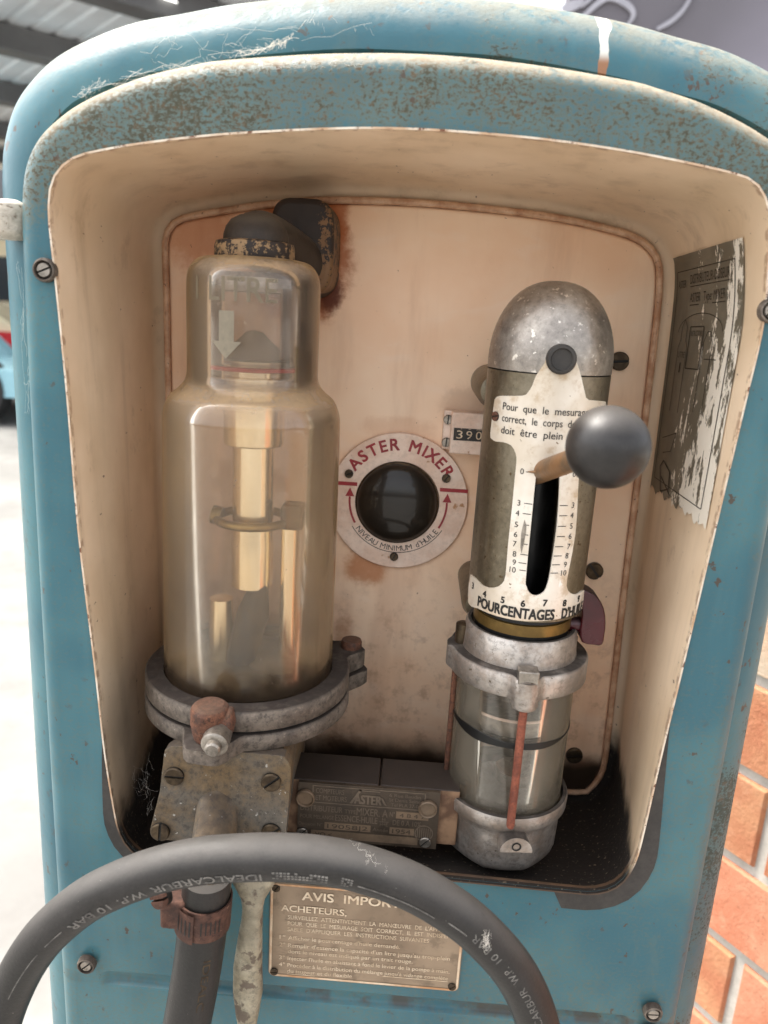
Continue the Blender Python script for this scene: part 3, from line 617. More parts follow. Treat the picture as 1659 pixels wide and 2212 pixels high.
mb = MB(); mb.lathe([(.014, zi(770)), (.0150, zi(775)), (.0150, zi(812)), (.0185, zi(814)), (.0185, zi(952)), (.0178, zi(958)), (.0128, zi(960)), (.0128, zi(1160)), (.0132, zi(1165)), (.0132, zi(1260)), (.009, zi(1262))], T(JX+.001, JY), 48)
build('overflow_tube', mb, 'polish', jar)
mb = MB(); zc = zi(1118); mb.tube([(JX+.001+.0225*cos(2*pi*k/40), JY+.0225*sin(2*pi*k/40), zc) for k in range(40)], .0028, 12, closed=True); mb.tube([(JX-.024, JY-.004, zc+.002), (JX-.018, JY-.004, zc+.001)], .006, 12, 0); build('support_ring', mb, 'brass', jar)
mb = MB(); mb.box(JX+.020, JX+.034, JY-.010, JY+.006, zc-.004, zc+.012); build('ring_clamp', mb, 'screwd', jar, .002)
mb = MB(); mb.lathe([(.0058, zi(1130)), (.0058, zi(1480)), (0, zi(1480))], T(JX+.0255, JY-.002), 28); build('drain_tube', mb, 'polish', jar)
mb = MB(); a = [(JX-.013, JY-.012, zi(1275)), (JX+.006, JY-.016, zi(1225)), (JX+.012, JY-.012, zi(1300)), (JX+.004, JY-.02, zi(1420)), (JX-.012, JY-.018, zi(1440))]
mb.tube([(JX-.006, JY, zi(1500)), (JX-.004, JY-.006, zi(1400)), (JX+.004, JY-.008, zi(1310)), (JX+.008, JY-.004, zi(1235))], [.014, .0095, .0105, .004], 20); build('drain_valve', mb, 'darkcap', jar)
mb = MB(); mb.lathe([(.0225, zft), (.0225, zi(1440)), (.019, zi(1415)), (.008, zi(1405)), (0, zi(1404))], T(JX+.020, JY-.006), 32); mb.lathe([(.016, zft), (.015, zi(1455)), (.006, zi(1440)), (0, zi(1439))], T(JX-.004, JY-.016), 24); build('sump_fitting', mb, 'darkcap', jar)
mb = MB(); mb.tube([(JX-.018, JY-.004, zi(1470)), (JX-.018, JY-.004, zi(1290))], [.009, .0075], 20); build('sleeve', mb, 'polish', jar)
mb = MB(); mb.lathe([(0, zft+.004), (.03, zft+.005), (rB-.004, zft-.002), (rB-.004, zft-.012), (0, zft-.012)], mj, 48); build('jar_seat', mb, 'void', jar)
# clamped flange: two rings with lugs
def lugring(mb, r0, r1, z0, z1, lugs, mat=0):
    outl = []
    for k in range(144):
        a = 2*pi*k/144; R1 = r1
        for la, lw, ll in lugs:
            d = (a-la+pi) % (2*pi)-pi
            if abs(d) < lw*1.6: R1 = max(R1, r1+ll*(0.5+0.5*cos(pi*min(1, max(0, (abs(d)-lw*.45)/(lw*1.15))))))
        outl.append((R1*cos(a), R1*sin(a)))
    P = lambda k_, z: [Vector((JX+x*k_, JY+y*k_, z)) for x, y in outl]
    I = lambda z: [Vector((JX+r0*cos(2*pi*k/144), JY+r0*sin(2*pi*k/144), z)) for k in range(144)]
    b = .0012; mb.strip([I(z0), P(1-b/r1, z0), P(1, z0+b), P(1, z1-b), P(1-b/r1, z1), I(z1)], mat); mb.strip([I(z1), I(z0)], mat)
front_a = atan2(-1, -.12); rear_a = atan2(.55, 1)
lugs = [(front_a, .19, .017), (rear_a, .17, .018)]
mb = MB(); lugring(mb, rB+.0016, rF, zfg+.0010, zft, [(rear_a, .15, .016)], 0); lugring(mb, .02, rF+.0005, zfb, zfg-.0008, lugs, 0)
mb.lathe([(rF-.003, zfg-.002), (rF-.003, zfg+.002)], mj, 60, 1)
flange = build('jar_flange', mb, ['zinc', 'void'], jar, sharp=45)
fx = JX+(rF+.006)*cos(front_a); fy = JY+(rF+.006)*sin(front_a)
mb = MB(); zt = at(475, 1528, fy).z
mb.lathe([(0, zt+.0012), (.008, zt+.001), (.0112, zt-.0015), (.0114, zt-.011), (.0102, zt-.018), (.0075, zt-.027), (.004, zt-.030), (0, zt-.0305)], T(fx+.001, fy+.002) , 28)
mb.lathe([(0, -.012), (.0085, -.010), (.0085, .010), (0, .012)], axisM((fx+.004, fy+.002, zt-.010), (1, .1, 0)), 20)
build('clamp_nut', mb, 'rust', flange, .0015)
pb = at(463, 1609, fy-.014); mb = MB(); mb.lathe([(.0075, .012), (.0078, .006), (.0078, .0), (.0066, -.001), (.0046, -.0012), (.0046, -.0045), (.0036, -.0055), (0, -.0055)], axisM(pb, (0, 1, .12)), 30); build('clamp_bolt', mb, 'steel', flange)
rx = JX+(rF+.0075)*cos(rear_a); ry = JY+(rF+.0075)*sin(rear_a); zr = zft
mb = MB(); mb.lathe([(0, .006), (.0068, .0055), (.0074, .004), (.0074, 0), (0, 0)], T(rx, ry, zr), 24); build('flange_bolt', mb, 'rust', flange)

# ---------------------------------------------------------------- outlet block below the jar
YB = -.012
plate_px = [(369, 1612), (352, 1652), (345, 1710), (326, 1785), (326, 1800), (334, 1811), (360, 1815), (470, 1822), (600, 1823), (612, 1818), (617, 1805), (628, 1680), (626, 1655), (617, 1640), (600, 1632), (480, 1622)]
pl = smooth([at(x, y, YB) for x, y in plate_px], 3, True)
mb = MB(); off = Vector((0, .008, 0)); mb.prism(pl, [p+off for p in pl]); 
inn = [Vector((JX+(p.x-JX)*.93, p.y+.0085, .9+(p.z-.9)*.96)) for p in pl]; mb.prism(inn, [p+Vector((0, .09, 0)) for p in inn])
block = build('outlet_block', mb, 'block', pump, .0018, seg=3)
for px, py, an in ((377, 1675, 0), (586, 1688, .7), (347, 1795, 1.5), (586, 1796, .6)): screw('block_screw', at(px, py, YB), FR, .0060, .0022, an, block, ('screwd', 'slot'))
sp = smooth([at(478, 1680, .000), at(474, 1720, -.004), at(468, 1770, -.014), at(462, 1820, -.026), at(455, 1880, -.038), at(446, 1950, -.044)], 5)
mb = MB(); n = len(sp); mb.tube(sp, [.0100+.0030*min(1, i/6) for i in range(n)], 32); build('spout', mb, 'block', block, sharp=80)
# lever handle of the outlet
hrows = [(1880, 503, 598), (1890, 502, 597), (1904, 502, 593), (1920, 512, 583), (1936, 521, 573), (1958, 524, 568), (1980, 523, 567), (2010, 517, 566), (2040, 512, 566), (2086, 505, 566), (2140, 504, 567), (2187, 510, 559), (2225, 517, 551), (2246, 525, 544), (2254, 531, 538)]
mb = MB(); hloops = []
for y_, xa_, xb_ in hrows:
    a_, b_ = at(xa_, y_, -.030), at(xb_, y_, -.030); c_ = (a_+b_)/2; hw = (b_-a_).length/2; dd = min(.0062, hw*.85)
    hloops.append([c_+Vector((hw*abs(cos(q))**.8*(1 if cos(q) > 0 else -1), -dd*abs(sin(q))**.8*(1 if sin(q) > 0 else -1), 0)) for q in [2*pi*k/28 for k in range(28)]])
mb.strip(hloops); mb.add(hloops[0], [tuple(range(28))]); mb.add(hloops[-1], [tuple(range(28))])
mb.tube([at(548, 1895, -.026), at(540, 1860, -.016), at(530, 1800, 0.02)], .009, 16)
build('outlet_handle', mb, 'handle', pump, 0, sharp=60)

# ---------------------------------------------------------------- data plate on its bridge
YP = .028
c4 = [at(655, 1688, YP), at(951, 1712, YP), at(942, 1836, YP), at(632, 1806, YP)]
x0 = (c4[0].x+c4[3].x)/2; x1 = (c4[1].x+c4[2].x)/2; z1 = (c4[0].z+c4[1].z)/2; z0 = (c4[2].z+c4[3].z)/2
mb = MB(); xm = at(820, 1690, YP).x
mb.box(x0-.02, xm-.0007, YP+.002, .062, z0+.002, z1+.0005); mb.box(xm+.0007, x1+.013, YP+.002, .062, z0+.002, z1+.0005); mb.box(xm-.0008, xm+.0008, YP+.003, .061, z0+.002, z1-.004)
n_ = NM('bridge casting'); colb = n_.mix(n_.sm(n_.NZ, .2, .6), n_.mix(n_.sm(n_.noise(60, 5), .4, .6), S(136, 106, 80), S(88, 62, 44)), n_.mix(n_.noise(60, 4), S(34, 27, 22), S(58, 46, 38)))
M['bridge'] = n_.fin(colb, .7)
bridge = build('bridge', mb, 'bridge', pump, .0008)
mb = MB(); mb.box(x0, x1, YP-.0005, YP+.0019, z0, z1, 0)
W = x1-x0; H = z1-z0; YT = YP-.0009
def dp(u, v): return Vector((x0+u*W, YT, z0+v*H))
def dtext(s, u, v, h, w, al='LEFT', mat=1, bold=.01): put(mb, text2(s, h*H, w*W, bold, al), lambda a, b: dp(u, v)+Vector((a, 0, b)), mat)
def drect(u0, u1, v0, v1, mat=2, y=0.0): mb.box(x0+u0*W, x0+u1*W, YT+y, YP, z0+v0*H, z0+v1*H, mat)
for a in ((.10, .90, .955, .97), (.10, .90, .665, .68), (.10, .108, .68, .955), (.892, .90, .68, .955)): drect(*a, 1)
dtext('COMPTEURS', .125, .84, .085, .20); dtext('ET MOTEURS', .125, .72, .085, .22); dtext('ASTER', .40, .71, .15, .19, bold=.03)
for q in ((.37, .385, .70, .72, .3),): pass
mb.add([dp(.365, .70), dp(.385, .70), dp(.45, .945), dp(.43, .945)], [(0, 1, 2, 3)], 1); mb.add([dp(.43, .925), dp(.58, .925), dp(.58, .945), dp(.43, .945)], [(0, 1, 2, 3)], 1); mb.add([dp(.61, .72), dp(.63, .70), dp(.60, .83), dp(.585, .83)], [(0, 1, 2, 3)], 1)
dtext('6 Rue Baudin', .645, .87, .06, .22); dtext('St Denis Seine', .645, .79, .06, .22); dtext('Tel PLA 37-04', .66, .705, .06, .21)
dtext('DISTRIBUTEUR', .02, .52, .10, .30); dtext('TYPE', .335, .52, .07, .08); dtext('MIXER. A', .42, .505, .13, .22); dtext('N°', .655, .52, .09, .035)
drect(.70, .93, .50, .62); dtext('4 8 4 7', .725, .525, .07, .18, mat=0)
dtext('POUR MELANGE', .02, .385, .07, .24); dtext('ESSENCE-HUILE', .27, .375, .11, .30); dtext('H', .605, .43, .06, .02); dtext('H+E', .59, .345, .06, .055); drect(.585, .65, .412, .42, 1); dtext('DE 0 A 10%', .68, .38, .09, .20)
dtext('Décision N°', .01, .255, .06, .17); drect(.195, .525, .215, .33); dtext('19058J2', .215, .235, .075, .29, mat=0); dtext('Année', .54, .245, .06, .11); drect(.66, .835, .215, .33); dtext('1954', .68, .235, .075, .13, mat=0)
drect(.10, .865, .05, .175); dtext('VO <', .13, .075, .075, .12, mat=0)
def disc(mb, fn, cu, cv, r, mat, n=28, r0=0.0):
    if r0: mb.strip([[fn(cu+q*cos(2*pi*k/n), cv+q*sin(2*pi*k/n)) for k in range(n)] for q in (r0, r)], mat)
    else: mb.add([fn(cu+r*cos(2*pi*k/n), cv+r*sin(2*pi*k/n)) for k in range(n)], [tuple(range(n))], mat)
fpl = lambda u, v: Vector((x0+u, YT, z0+v))
disc(mb, fpl, .905*W, .27*H, .0062, 1, r0=.0054)
for k in range(-3, 4): mb.add([fpl(.905*W+k*.0014-.0003, .27*H-.004), fpl(.905*W+k*.0014+.0003, .27*H-.004), fpl(.905*W+k*.0014+.0003, .27*H+.004), fpl(.905*W+k*.0014-.0003, .27*H+.004)], [(0, 1, 2, 3)], 1)
dplate = build('data_plate', mb, ['dplate', 'dlet', 'dfield'], bridge, 0)
for px, py, rr_ in ((660, 1722, .0062), (924, 1746, .0062)):
    mb = MB(); mb.lathe([(rr_, 0), (rr_, .002), (rr_*.9, .0026), (rr_*.82, .0022), (rr_*.78, .001), (0, .0008)], axisM(at(px, py, YP-.0005), FR), 28); build('rivet', mb, 'dfield', dplate)
for px, py in ((653, 1797), (918, 1818)): screw('plate_screw', at(px, py, YP-.0005), FR, .0038, .0016, .8, dplate, ('steel', 'slot'))

# ---------------------------------------------------------------- notice plate on the front
mb = MB(); YA = -.0012
xa = at(582, 2000, YA).x; xb = at(994, 2100, YA).x; za = at(585, 1905, YA).z; zb = at(580, 2107, YA).z
Wn = xb-xa; Hn = za-zb
def rrect(x0, x1, z0, z1, r, n=6):
    pts = []
    for cx_, cz_, a0 in ((x1-r, z1-r, 0), (x0+r, z1-r, pi/2), (x0+r, z0+r, pi), (x1-r, z0+r, 1.5*pi)):
        for k in range(n+1): pts.append((cx_+r*cos(a0+pi/2*k/n), cz_+r*sin(a0+pi/2*k/n)))
    return pts
mb.prism(L3(rrect(xa, xb, zb, za, .004), YA), L3(rrect(xa, xb, zb, za, .004), -.0002), 0)
o_ = rrect(xa+.0006, xb-.0006, zb+.0006, za-.0006, .0035); i_ = rrect(xa+.0020, xb-.0020, zb+.0020, za-.0020, .0025)
mb.strip([L3(o_, YA-.0003), L3(i_, YA-.0003)], 2)
def nt_(s, u, v, h, w, mat=1, bold=.0): put(mb, text2(s, h*Hn, w*Wn, bold, 'LEFT'), lambda a, b: Vector((xa+u*Wn+a, YA-.0004, zb+v*Hn+b)), mat)
nt_('AVIS  IMPORTANT', .165, .845, .085, .67, bold=.02); nt_('ACHETEURS,', .06, .715, .065, .335, bold=.012)
nt_("SURVEILLEZ  ATTENTIVEMENT  LA  MANŒUVRE  DE  L'APPAREIL", .095, .635, .042, .85); nt_('POUR  QUE  LE  MESURAGE  SOIT  CORRECT,  IL  EST  INDISPEN-', .095, .570, .042, .85); nt_("SABLE  D'APPLIQUER  LES  INSTRUCTIONS  SUIVANTES", .095, .505, .042, .73)
nt_("1°", .055, .415, .042, .03); nt_("Afficher le pourcentage d'huile demandé.", .10, .415, .042, .58)
nt_("2°", .055, .335, .042, .03); nt_("Remplir d'essence la capacité d'un litre jusqu'au trop-plein", .10, .335, .042, .84); nt_("dont le niveau est indiqué par un trait rouge.", .10, .270, .042, .65)
nt_("3°", .055, .195, .042, .03); nt_("Injecter l'huile en abaissant à fond le levier de la pompe à main,", .10, .195, .042, .845)
nt_("4°", .055, .120, .042, .03); nt_("Procéder à la distribution du mélange jusqu'à vidange complète", .10, .120, .042, .84); nt_("du jaugeur et du flexible", .10, .055, .042, .34)
for u0, u1, v in ((.60, .94, .102), (.10, .245, .038)): mb.add([Vector((xa+a*Wn, YA-.0004, zb+b*Hn)) for a, b in ((u0, v), (u1, v), (u1, v+.006), (u0, v+.006))], [(0, 1, 2, 3)], 1)
npl = build('notice_plate', mb, ['notice', 'noticel', 'noticeb'], pump, 0)
for u, v in ((.030, .945), (.030, .055), (.965, .055), (.965, .945)): screw('notice_screw', Vector((xa+u*Wn, YA, zb+v*Hn)), FR, .0026, .0014, .6*u+v, npl, ('screwd', 'slot'))

# ---------------------------------------------------------------- oil level gauge on the panel
gc = at(860, 1084, .1430); GR = 150/F*((gc-CAM).dot(fwd)); mb = MB(); mg = axisM(gc, FR)
mb.lathe([(GR*.585, -.002), (GR*.595, .0004), (GR*.99, .0004), (GR, -.0004), (GR, -.003)], mg, 96, 0)
gf = lambda u, v: Vector((gc.x+u, gc.y-.0007, gc.z+v))
def arc_text(s, r, a_start, a_end, h, outward=True, bold=0.0, mat=1):
    n = len(s); wds = []
    for ch in s: wds.append({' ': .55, 'I': .42, "'": .35, 'M': 1.12, 'N': 1.0}.get(ch, .85))
    tot = sum(wds); pos = 0
    for ch, wd in zip(s, wds):
        a = a_start+(a_end-a_start)*(pos+wd/2)/tot; pos += wd
        if ch == ' ': continue
        t = text2(ch, h, None, bold)
        rot = a-pi/2 if outward else a+pi/2; bx, bz = (r*cos(a), r*sin(a))
        put(mb, t, lambda u, v, rot=rot, bx=bx, bz=bz: gf(bx+u*cos(rot)-v*sin(rot), bz+u*sin(rot)+v*cos(rot)), mat)
arc_text('ASTER MIXER', GR*.755, radians(147), radians(30), GR*.165, True, .024, 1)
arc_text("NIVEAU MINIMUM d'HUILE", GR*.735, radians(216), radians(327), GR*.082, False, .0, 2)
for a0, a1 in ((212, 330),):
    aa = [radians(a0+(a1-a0)*k/40) for k in range(41)]; mb.strip([[gf(q*GR*cos(a), q*GR*sin(a)) for a in aa] for q in (.755, .765)], 2, False)
for x_a, x_b in ((-.985, -.60), (.585, .985)): mb.add([gf(x*GR, z*GR) for x, z in ((x_a, .195), (x_b, .195), (x_b, .250), (x_a, .250))], [(0, 1, 2, 3)], 1)
for sg in (-1, 1):
    aa = [radians(90+sg*(-90)+(-sg)*(-3-k*.9)) for k in range(34)]
    aa = [(pi+radians(-3+k*1.0)) if sg < 0 else radians(3-k*1.0) for k in range(34)]
    mb.strip([[gf(q*GR*cos(a), q*GR*sin(a)) for a in aa] for q in (.685, .715)], 1, False)
    mb.add([gf(sg*GR*.70+dx*GR, GR*dz) for dx, dz in ((-.065, .04), (.065, .04), (0, .17))], [(0, 1, 2)], 1)
gauge = build('oil_level_gauge', mb, ['dialw', 'redink', 'ink'], pump, 0, fixn=False)
wc = at(857, 1086.5, .1425); rw = GR*.575
mb = MB(); mb.lathe([(rw*1.04, -.002), (rw*1.04, .0008), (rw*1.0, .0016), (rw*.97, .001)], axisM(wc, FR), 64, 1); mb.lathe([(rw*cos(k/12*pi/2), .001+.011*sin(k/12*pi/2)) for k in range(13)], axisM(wc, FR), 64, 0); build('sight_glass', mb, ['ball', 'screwd'], gauge)
for px, py, an in ((754, 1023, .5), (964, 1033, .9), (851, 1202, 1.1)): screw('gauge_screw', at(px, py, .1424), FR, .0032, .0022, an, gauge, ('screwd', 'slot'))

# ---------------------------------------------------------------- litre counter
mb = MB(); a = at(960, 886, .138); b = at(980, 972, .138); cbx = at(1098, 900, .128).x
mb.box(a.x, cbx, .1385, .1465, b.z, a.z, 0); a2 = at(977, 890, .129); b2 = at(977, 980, .129); mb.box(a2.x, cbx, .1290, .1465, b2.z, a2.z, 0)
counter = build('litre_counter', mb, 'dialw', pump, .001)
mb = MB(); w0 = at(981, 924, .1287); w1 = at(1036, 954, .1287); mb.box(w0.x, cbx-.004, .1284, .1295, w1.z, w0.z, 0)
for k, d in enumerate('39077'):
    put(mb, text2(d, .0058, .0042, .0), lambda u, v, k=k: Vector((w0.x+.0042+k*.0068+u, .1281, w1.z+.0014+v)), 1)
    put(mb, text2(str((int(d)+1) % 10), .0058, .0042, .0), lambda u, v, k=k: Vector((w0.x+.0042+k*.0068+u, .1281, min(w0.z-.0002, w1.z+.0082+v))), 1)
build('counter_window', mb, ['gasket', 'noticel'], counter, 0)
for px, py, an in ((968, 906, 1.5), (964, 955, 1.5)): screw('counter_screw', at(px, py, .1385), FR, .0034, .0025, an, counter, ('steel', 'slot'))

# ---------------------------------------------------------------- oil dosing pump (right)
OY = .055; OX, _, _ = cylfit(1000, 1039, 1305, OY); OX -= .0018
zo = lambda px, py: at(px, py, OY).z
rb = .0362; zs0 = zo(1183, 803); zs1 = at(1138, 1330, OY-rb).z; zslot1 = at(1180, 1000, OY-rb).z; zslot0 = at(1158, 1286, OY-rb).z
mo = T(OX, OY)
def cyl_at(px, py, R):                          # where the sight line meets the barrel: arc length and height
    d = ray(px, py); ox, oy = CAM.x-OX, CAM.y-OY; A = d.x*d.x+d.y*d.y; B = ox*d.x+oy*d.y; C_ = ox*ox+oy*oy-R*R; D = B*B-A*C_
    t = (-B-sqrt(max(0, D)))/A; p = CAM+d*t; return (atan2(p.x-OX, -(p.y-OY))*R, p.z)
def oncyl(R): return lambda s, z: Vector((OX+R*sin(s/R), OY-R*cos(s/R), z))
s_l, _ = cyl_at(1146, 1140, rb); s_r, _ = cyl_at(1196, 1140, rb)
def keepb(j, a):                                # slot left open in the barrel wall
    th = (a+pi/2+pi) % (2*pi)-pi; return not (1 <= j <= 1 and s_l/rb-.03 < th < s_r/rb+.05)
prof = [(rb, zs1-.004), (rb, zslot0-.002), (rb, zslot1+.002), (rb, zs0+.0004), (rb-.003, zs0+.0004), (rb-.003, zslot1+.002), (rb-.003, zslot0-.002), (rb-.003, zs1-.004)]
mb = MB(); mb.lathe(prof, mo, 180, 0, keep=lambda j, a: keepb(1 if j in (1, 5) else 0, a)); mb.lathe([(rb-.004, zs0), (.012, zs0), (.012, zs1)], mo, 60, 1); mb.lathe([(0, zs1-.003), (rb-.004, zs1-.003)], mo, 60, 1)
oil = build('oil_dosing_pump', mb, ['olive', 'void'], pump, sharp=50)
mb = MB(); zt_ = at(1190, 606, OY).z; hD = zt_-zs0; dome = [(rb+.0002, zs0+.0012)]
for k in range(0, 15):
    a = k/14*pi/2; dome.append(((rb+.0003)*cos(a)**.86, zs0+.006+(hD-.006)*sin(a)))
dome += [(0, zt_)]; mb.lathe(dome, mo, 90); build('dome_cap', mb, 'domealu', oil, sharp=60)
# scale plate wrapped round the barrel
RP = rb+.0011
pl_px = [(1183, 764), (1176, 785), (1158, 811), (1150, 832), (1140, 848), (1127, 855), (1080, 855), (1070, 861), (1067, 872), (1059, 936), (1062, 948), (1072, 954), (1086, 955), (1104, 962), (1114, 980), (1115.5, 998), (1112, 1030), (1107, 1086), (1097, 1180), (1092, 1242), (1084, 1261), (1066, 1270), (1042, 1265), (1016, 1241), (1011, 1301), (1032, 1314), (1081, 1333), (1139, 1342), (1195, 1339), (1237, 1328), (1257, 1316), (1262, 1275), (1247, 1284), (1232, 1281), (1224, 1265), (1230, 1226), (1243, 1154), (1248, 1079), (1250, 1034), (1254, 1000), (1264, 984), (1290, 978), (1301, 965), (1309, 880), (1305, 867), (1272, 864), (1264, 850), (1256, 815), (1247, 785), (1239, 764), (1225, 752), (1197, 752)]
slot_px = [(1159, 1014), (1162, 1003), (1170, 996), (1180, 993), (1192, 996), (1203, 1006), (1208, 1020), (1208.7, 1040), (1204, 1131), (1190, 1229), (1183, 1262), (1175, 1279), (1159, 1287), (1144, 1281), (1137, 1266), (1136, 1249), (1147, 1135)]
bm = bmesh.new()
for lst in (pl_px, slot_px):
    q = [cyl_at(x, y, RP) for x, y in lst]; q = [(p.x, p.y) for p in smooth([(a_, b_, 0) for a_, b_ in q], 2, True)]
    vs = [bm.verts.new((a_, b_, 0)) for a_, b_ in q]
    for i in range(len(vs)): bm.edges.new((vs[i], vs[(i+1) % len(vs)]))
bmesh.ops.triangle_fill(bm, edges=bm.edges[:], use_beauty=True, normal=(0, 0, 1))
for k in range(-26, 27): bmesh.ops.bisect_plane(bm, geom=bm.verts[:]+bm.edges[:]+bm.faces[:], plane_co=(k*.002, 0, 0), plane_no=(1, 0, 0))
ret = bmesh.ops.extrude_face_region(bm, geom=bm.faces[:]); top = [v for v in ret['geom'] if isinstance(v, bmesh.types.BMVert)]
for v in top: v.co.z = -1
bm.verts.index_update(); mb = MB(); f0 = oncyl(RP); f1 = oncyl(RP-.0010)
mb.add([(f1 if v.co.z < -.5 else f0)(v.co.x*(1 if v.co.z > -.5 else (RP-.001)/RP), v.co.y) for v in bm.verts], [[v.index for v in f.verts] for f in bm.faces], 0); bm.free()
ft = oncyl(RP+.00025)
def ptext(s, px, py, h, w=None, al='CENTER', bold=0.0, dz=0.0):
    s0, z0_ = cyl_at(px, py, RP); put(mb, text2(s, h, w, bold, al), lambda u, v: ft(s0+u, z0_+v), 1)
def pxw(xa_, ya_, xb_, yb_): return cyl_at(xb_, yb_, RP)[0]-cyl_at(xa_, ya_, RP)[0]
ptext('Pour  que  le  mesurage', 1086, 884, .0042, pxw(1086, 884, 1270, 896), 'LEFT', .004); ptext('correct,  le  corps  de', 1084, 909, .0042, pxw(1084, 909, 1243, 920), 'LEFT', .004); ptext("doit  être  plein  d'huile", 1082, 935, .0042, pxw(1082, 935, 1275, 949), 'LEFT', .004)
lft = [('0', 1127, 1024, 1136, 1158), ('3', 1120, 1092, 1132, 1150), ('4', 1117, 1114, 1129, 1147), ('5', 1114.5, 1138.5, 1133, 1143), ('6', 1113, 1160, 1134, 1141), ('7', 1111, 1180, 1131, 1140), ('8', 1110.5, 1202, 1124, 1140), ('9', 1110, 1220, 1120, 1137), ('10', 1106.5, 1236, 1122, 1136)]
rgt = [('0', 1240, 1030, 1208, 1224), ('3', 1237, 1097, 1209, 1226), ('4', 1235, 1119, 1208, 1225), ('5', 1233.5, 1142, 1205, 1222), ('6', 1231, 1164, 1203, 1220), ('7', 1228, 1186, 1199, 1216.5), ('8', 1224, 1206, 1196, 1213), ('9', 1220.5, 1225, 1192.5, 1209), ('10', 1217, 1243, 1189, 1205.5)]
for d, px, py, ta, tb in lft+rgt:
    ptext(d, px, py, .0034, None, 'CENTER', .0)
    yy = py-5; sa, za_ = cyl_at(ta, yy, RP); sb, zb_ = cyl_at(tb, yy+.05*(tb-ta), RP)
    zc_ = za_ if d != '0' else za_; mb.add([ft(sa, zc_-.00022), ft(sb, zc_-.00022), ft(sb, zc_+.00022), ft(sa, zc_+.00022)], [(0, 1, 2, 3)], 1)
sA, zA = cyl_at(1082, 1305, RP); 
for d, px, py in (('3', 1021, 1271), ('4', 1046, 1289), ('5', 1085, 1302), ('6', 1129, 1310), ('7', 1177, 1309), ('8', 1219, 1309), ('9', 1249, 1299)): ptext(d, px, py, .0040, None, 'CENTER', .03)
zw = cyl_at(1140, 1337, RP)[1]; sL = cyl_at(1032, 1305, RP)[0]; sR = cyl_at(1256, 1315, RP)[0]
tw = sR-sL
put(mb, text2('POURCENTAGES', .0064, tw*.645, .03, 'LEFT'), lambda u, v: ft(sL+u, zw+v), 1); put(mb, text2("D'HUILE", .0064, tw*.285, .03, 'RIGHT'), lambda u, v: ft(sR+u, zw+v), 1)
# worn scratch beside the left scale
sc_px = [(1132.5, 1122), (1137, 1134), (1136, 1150), (1131, 1175), (1126, 1196), (1124, 1180), (1126, 1150)]
mb.add([ft(*cyl_at(x, y, RP)) for x, y in sc_px], [tuple(range(7))], 2)
splate = build('scale_plate', mb, ['scale', 'ink', 'steel'], oil, 0, sharp=60)
for px, py in ((1071, 899), (1302, 908)):
    s_, z_ = cyl_at(px, py, RP); p = oncyl(RP)(s_, z_); d = Vector((sin(s_/RP), -cos(s_/RP), 0)); screw('plate_screw', p, d, .0028, .0012, .2, splate, ('rust', 'slot'))
s_, z_ = cyl_at(1212, 776, rb+.001); pb = oncyl(rb-.001)(s_, z_); d = Vector((sin(s_/rb), -cos(s_/rb), 0)); mb = MB()
mb.lathe([(.0082, 0), (.0082, .0042), (.0074, .0052), (.0062, .0054), (.0057, .0046), (.0055, .0040), (0, .0040)], axisM(pb, d), 40); build('pivot_bolt', mb, 'gasket', oil)
# hand lever and ball
kc = at(1313, 966, -.055); rk = 90/F*((kc-CAM).dot(fwd)); s_, z_ = cyl_at(1172, 1024, rb); p0 = oncyl(rb-.006)(s_, z_)
n_ = NM('worn steel lever'); M['leverm'] = n_.fin(n_.mix(n_.sm(n_.noise(45, 5), .4, .6), S(150, 112, 76), S(118, 96, 74)), .5, .4); n_.bump(n_.noise(300, 4), .4, .0006)
mb = MB(); q = (kc-p0); mb.tube([p0-q*.1, p0, p0+q*.3, p0+q*.6, p0+q*.8], [.0064, .0064, .0062, .0060, .0060], 28)
sq, zq = cyl_at(1140, 1019, RP+.002); pe = oncyl(RP+.002)(sq, zq); ps = oncyl(RP+.002)(*cyl_at(1166, 1020, RP+.002)); mb.tube([pe, pe+(ps-pe)*.5, ps], [.0003, .0009, .0012], 8)
lever = build('hand_lever', mb, 'leverm', oil)
mb = MB(); mb.lathe([(rk*sin(pi*k/36), -rk*cos(pi*k/36)) for k in range(37)], axisM(kc, -q.normalized()), 64); build('ball_knob', mb, 'knob', lever)
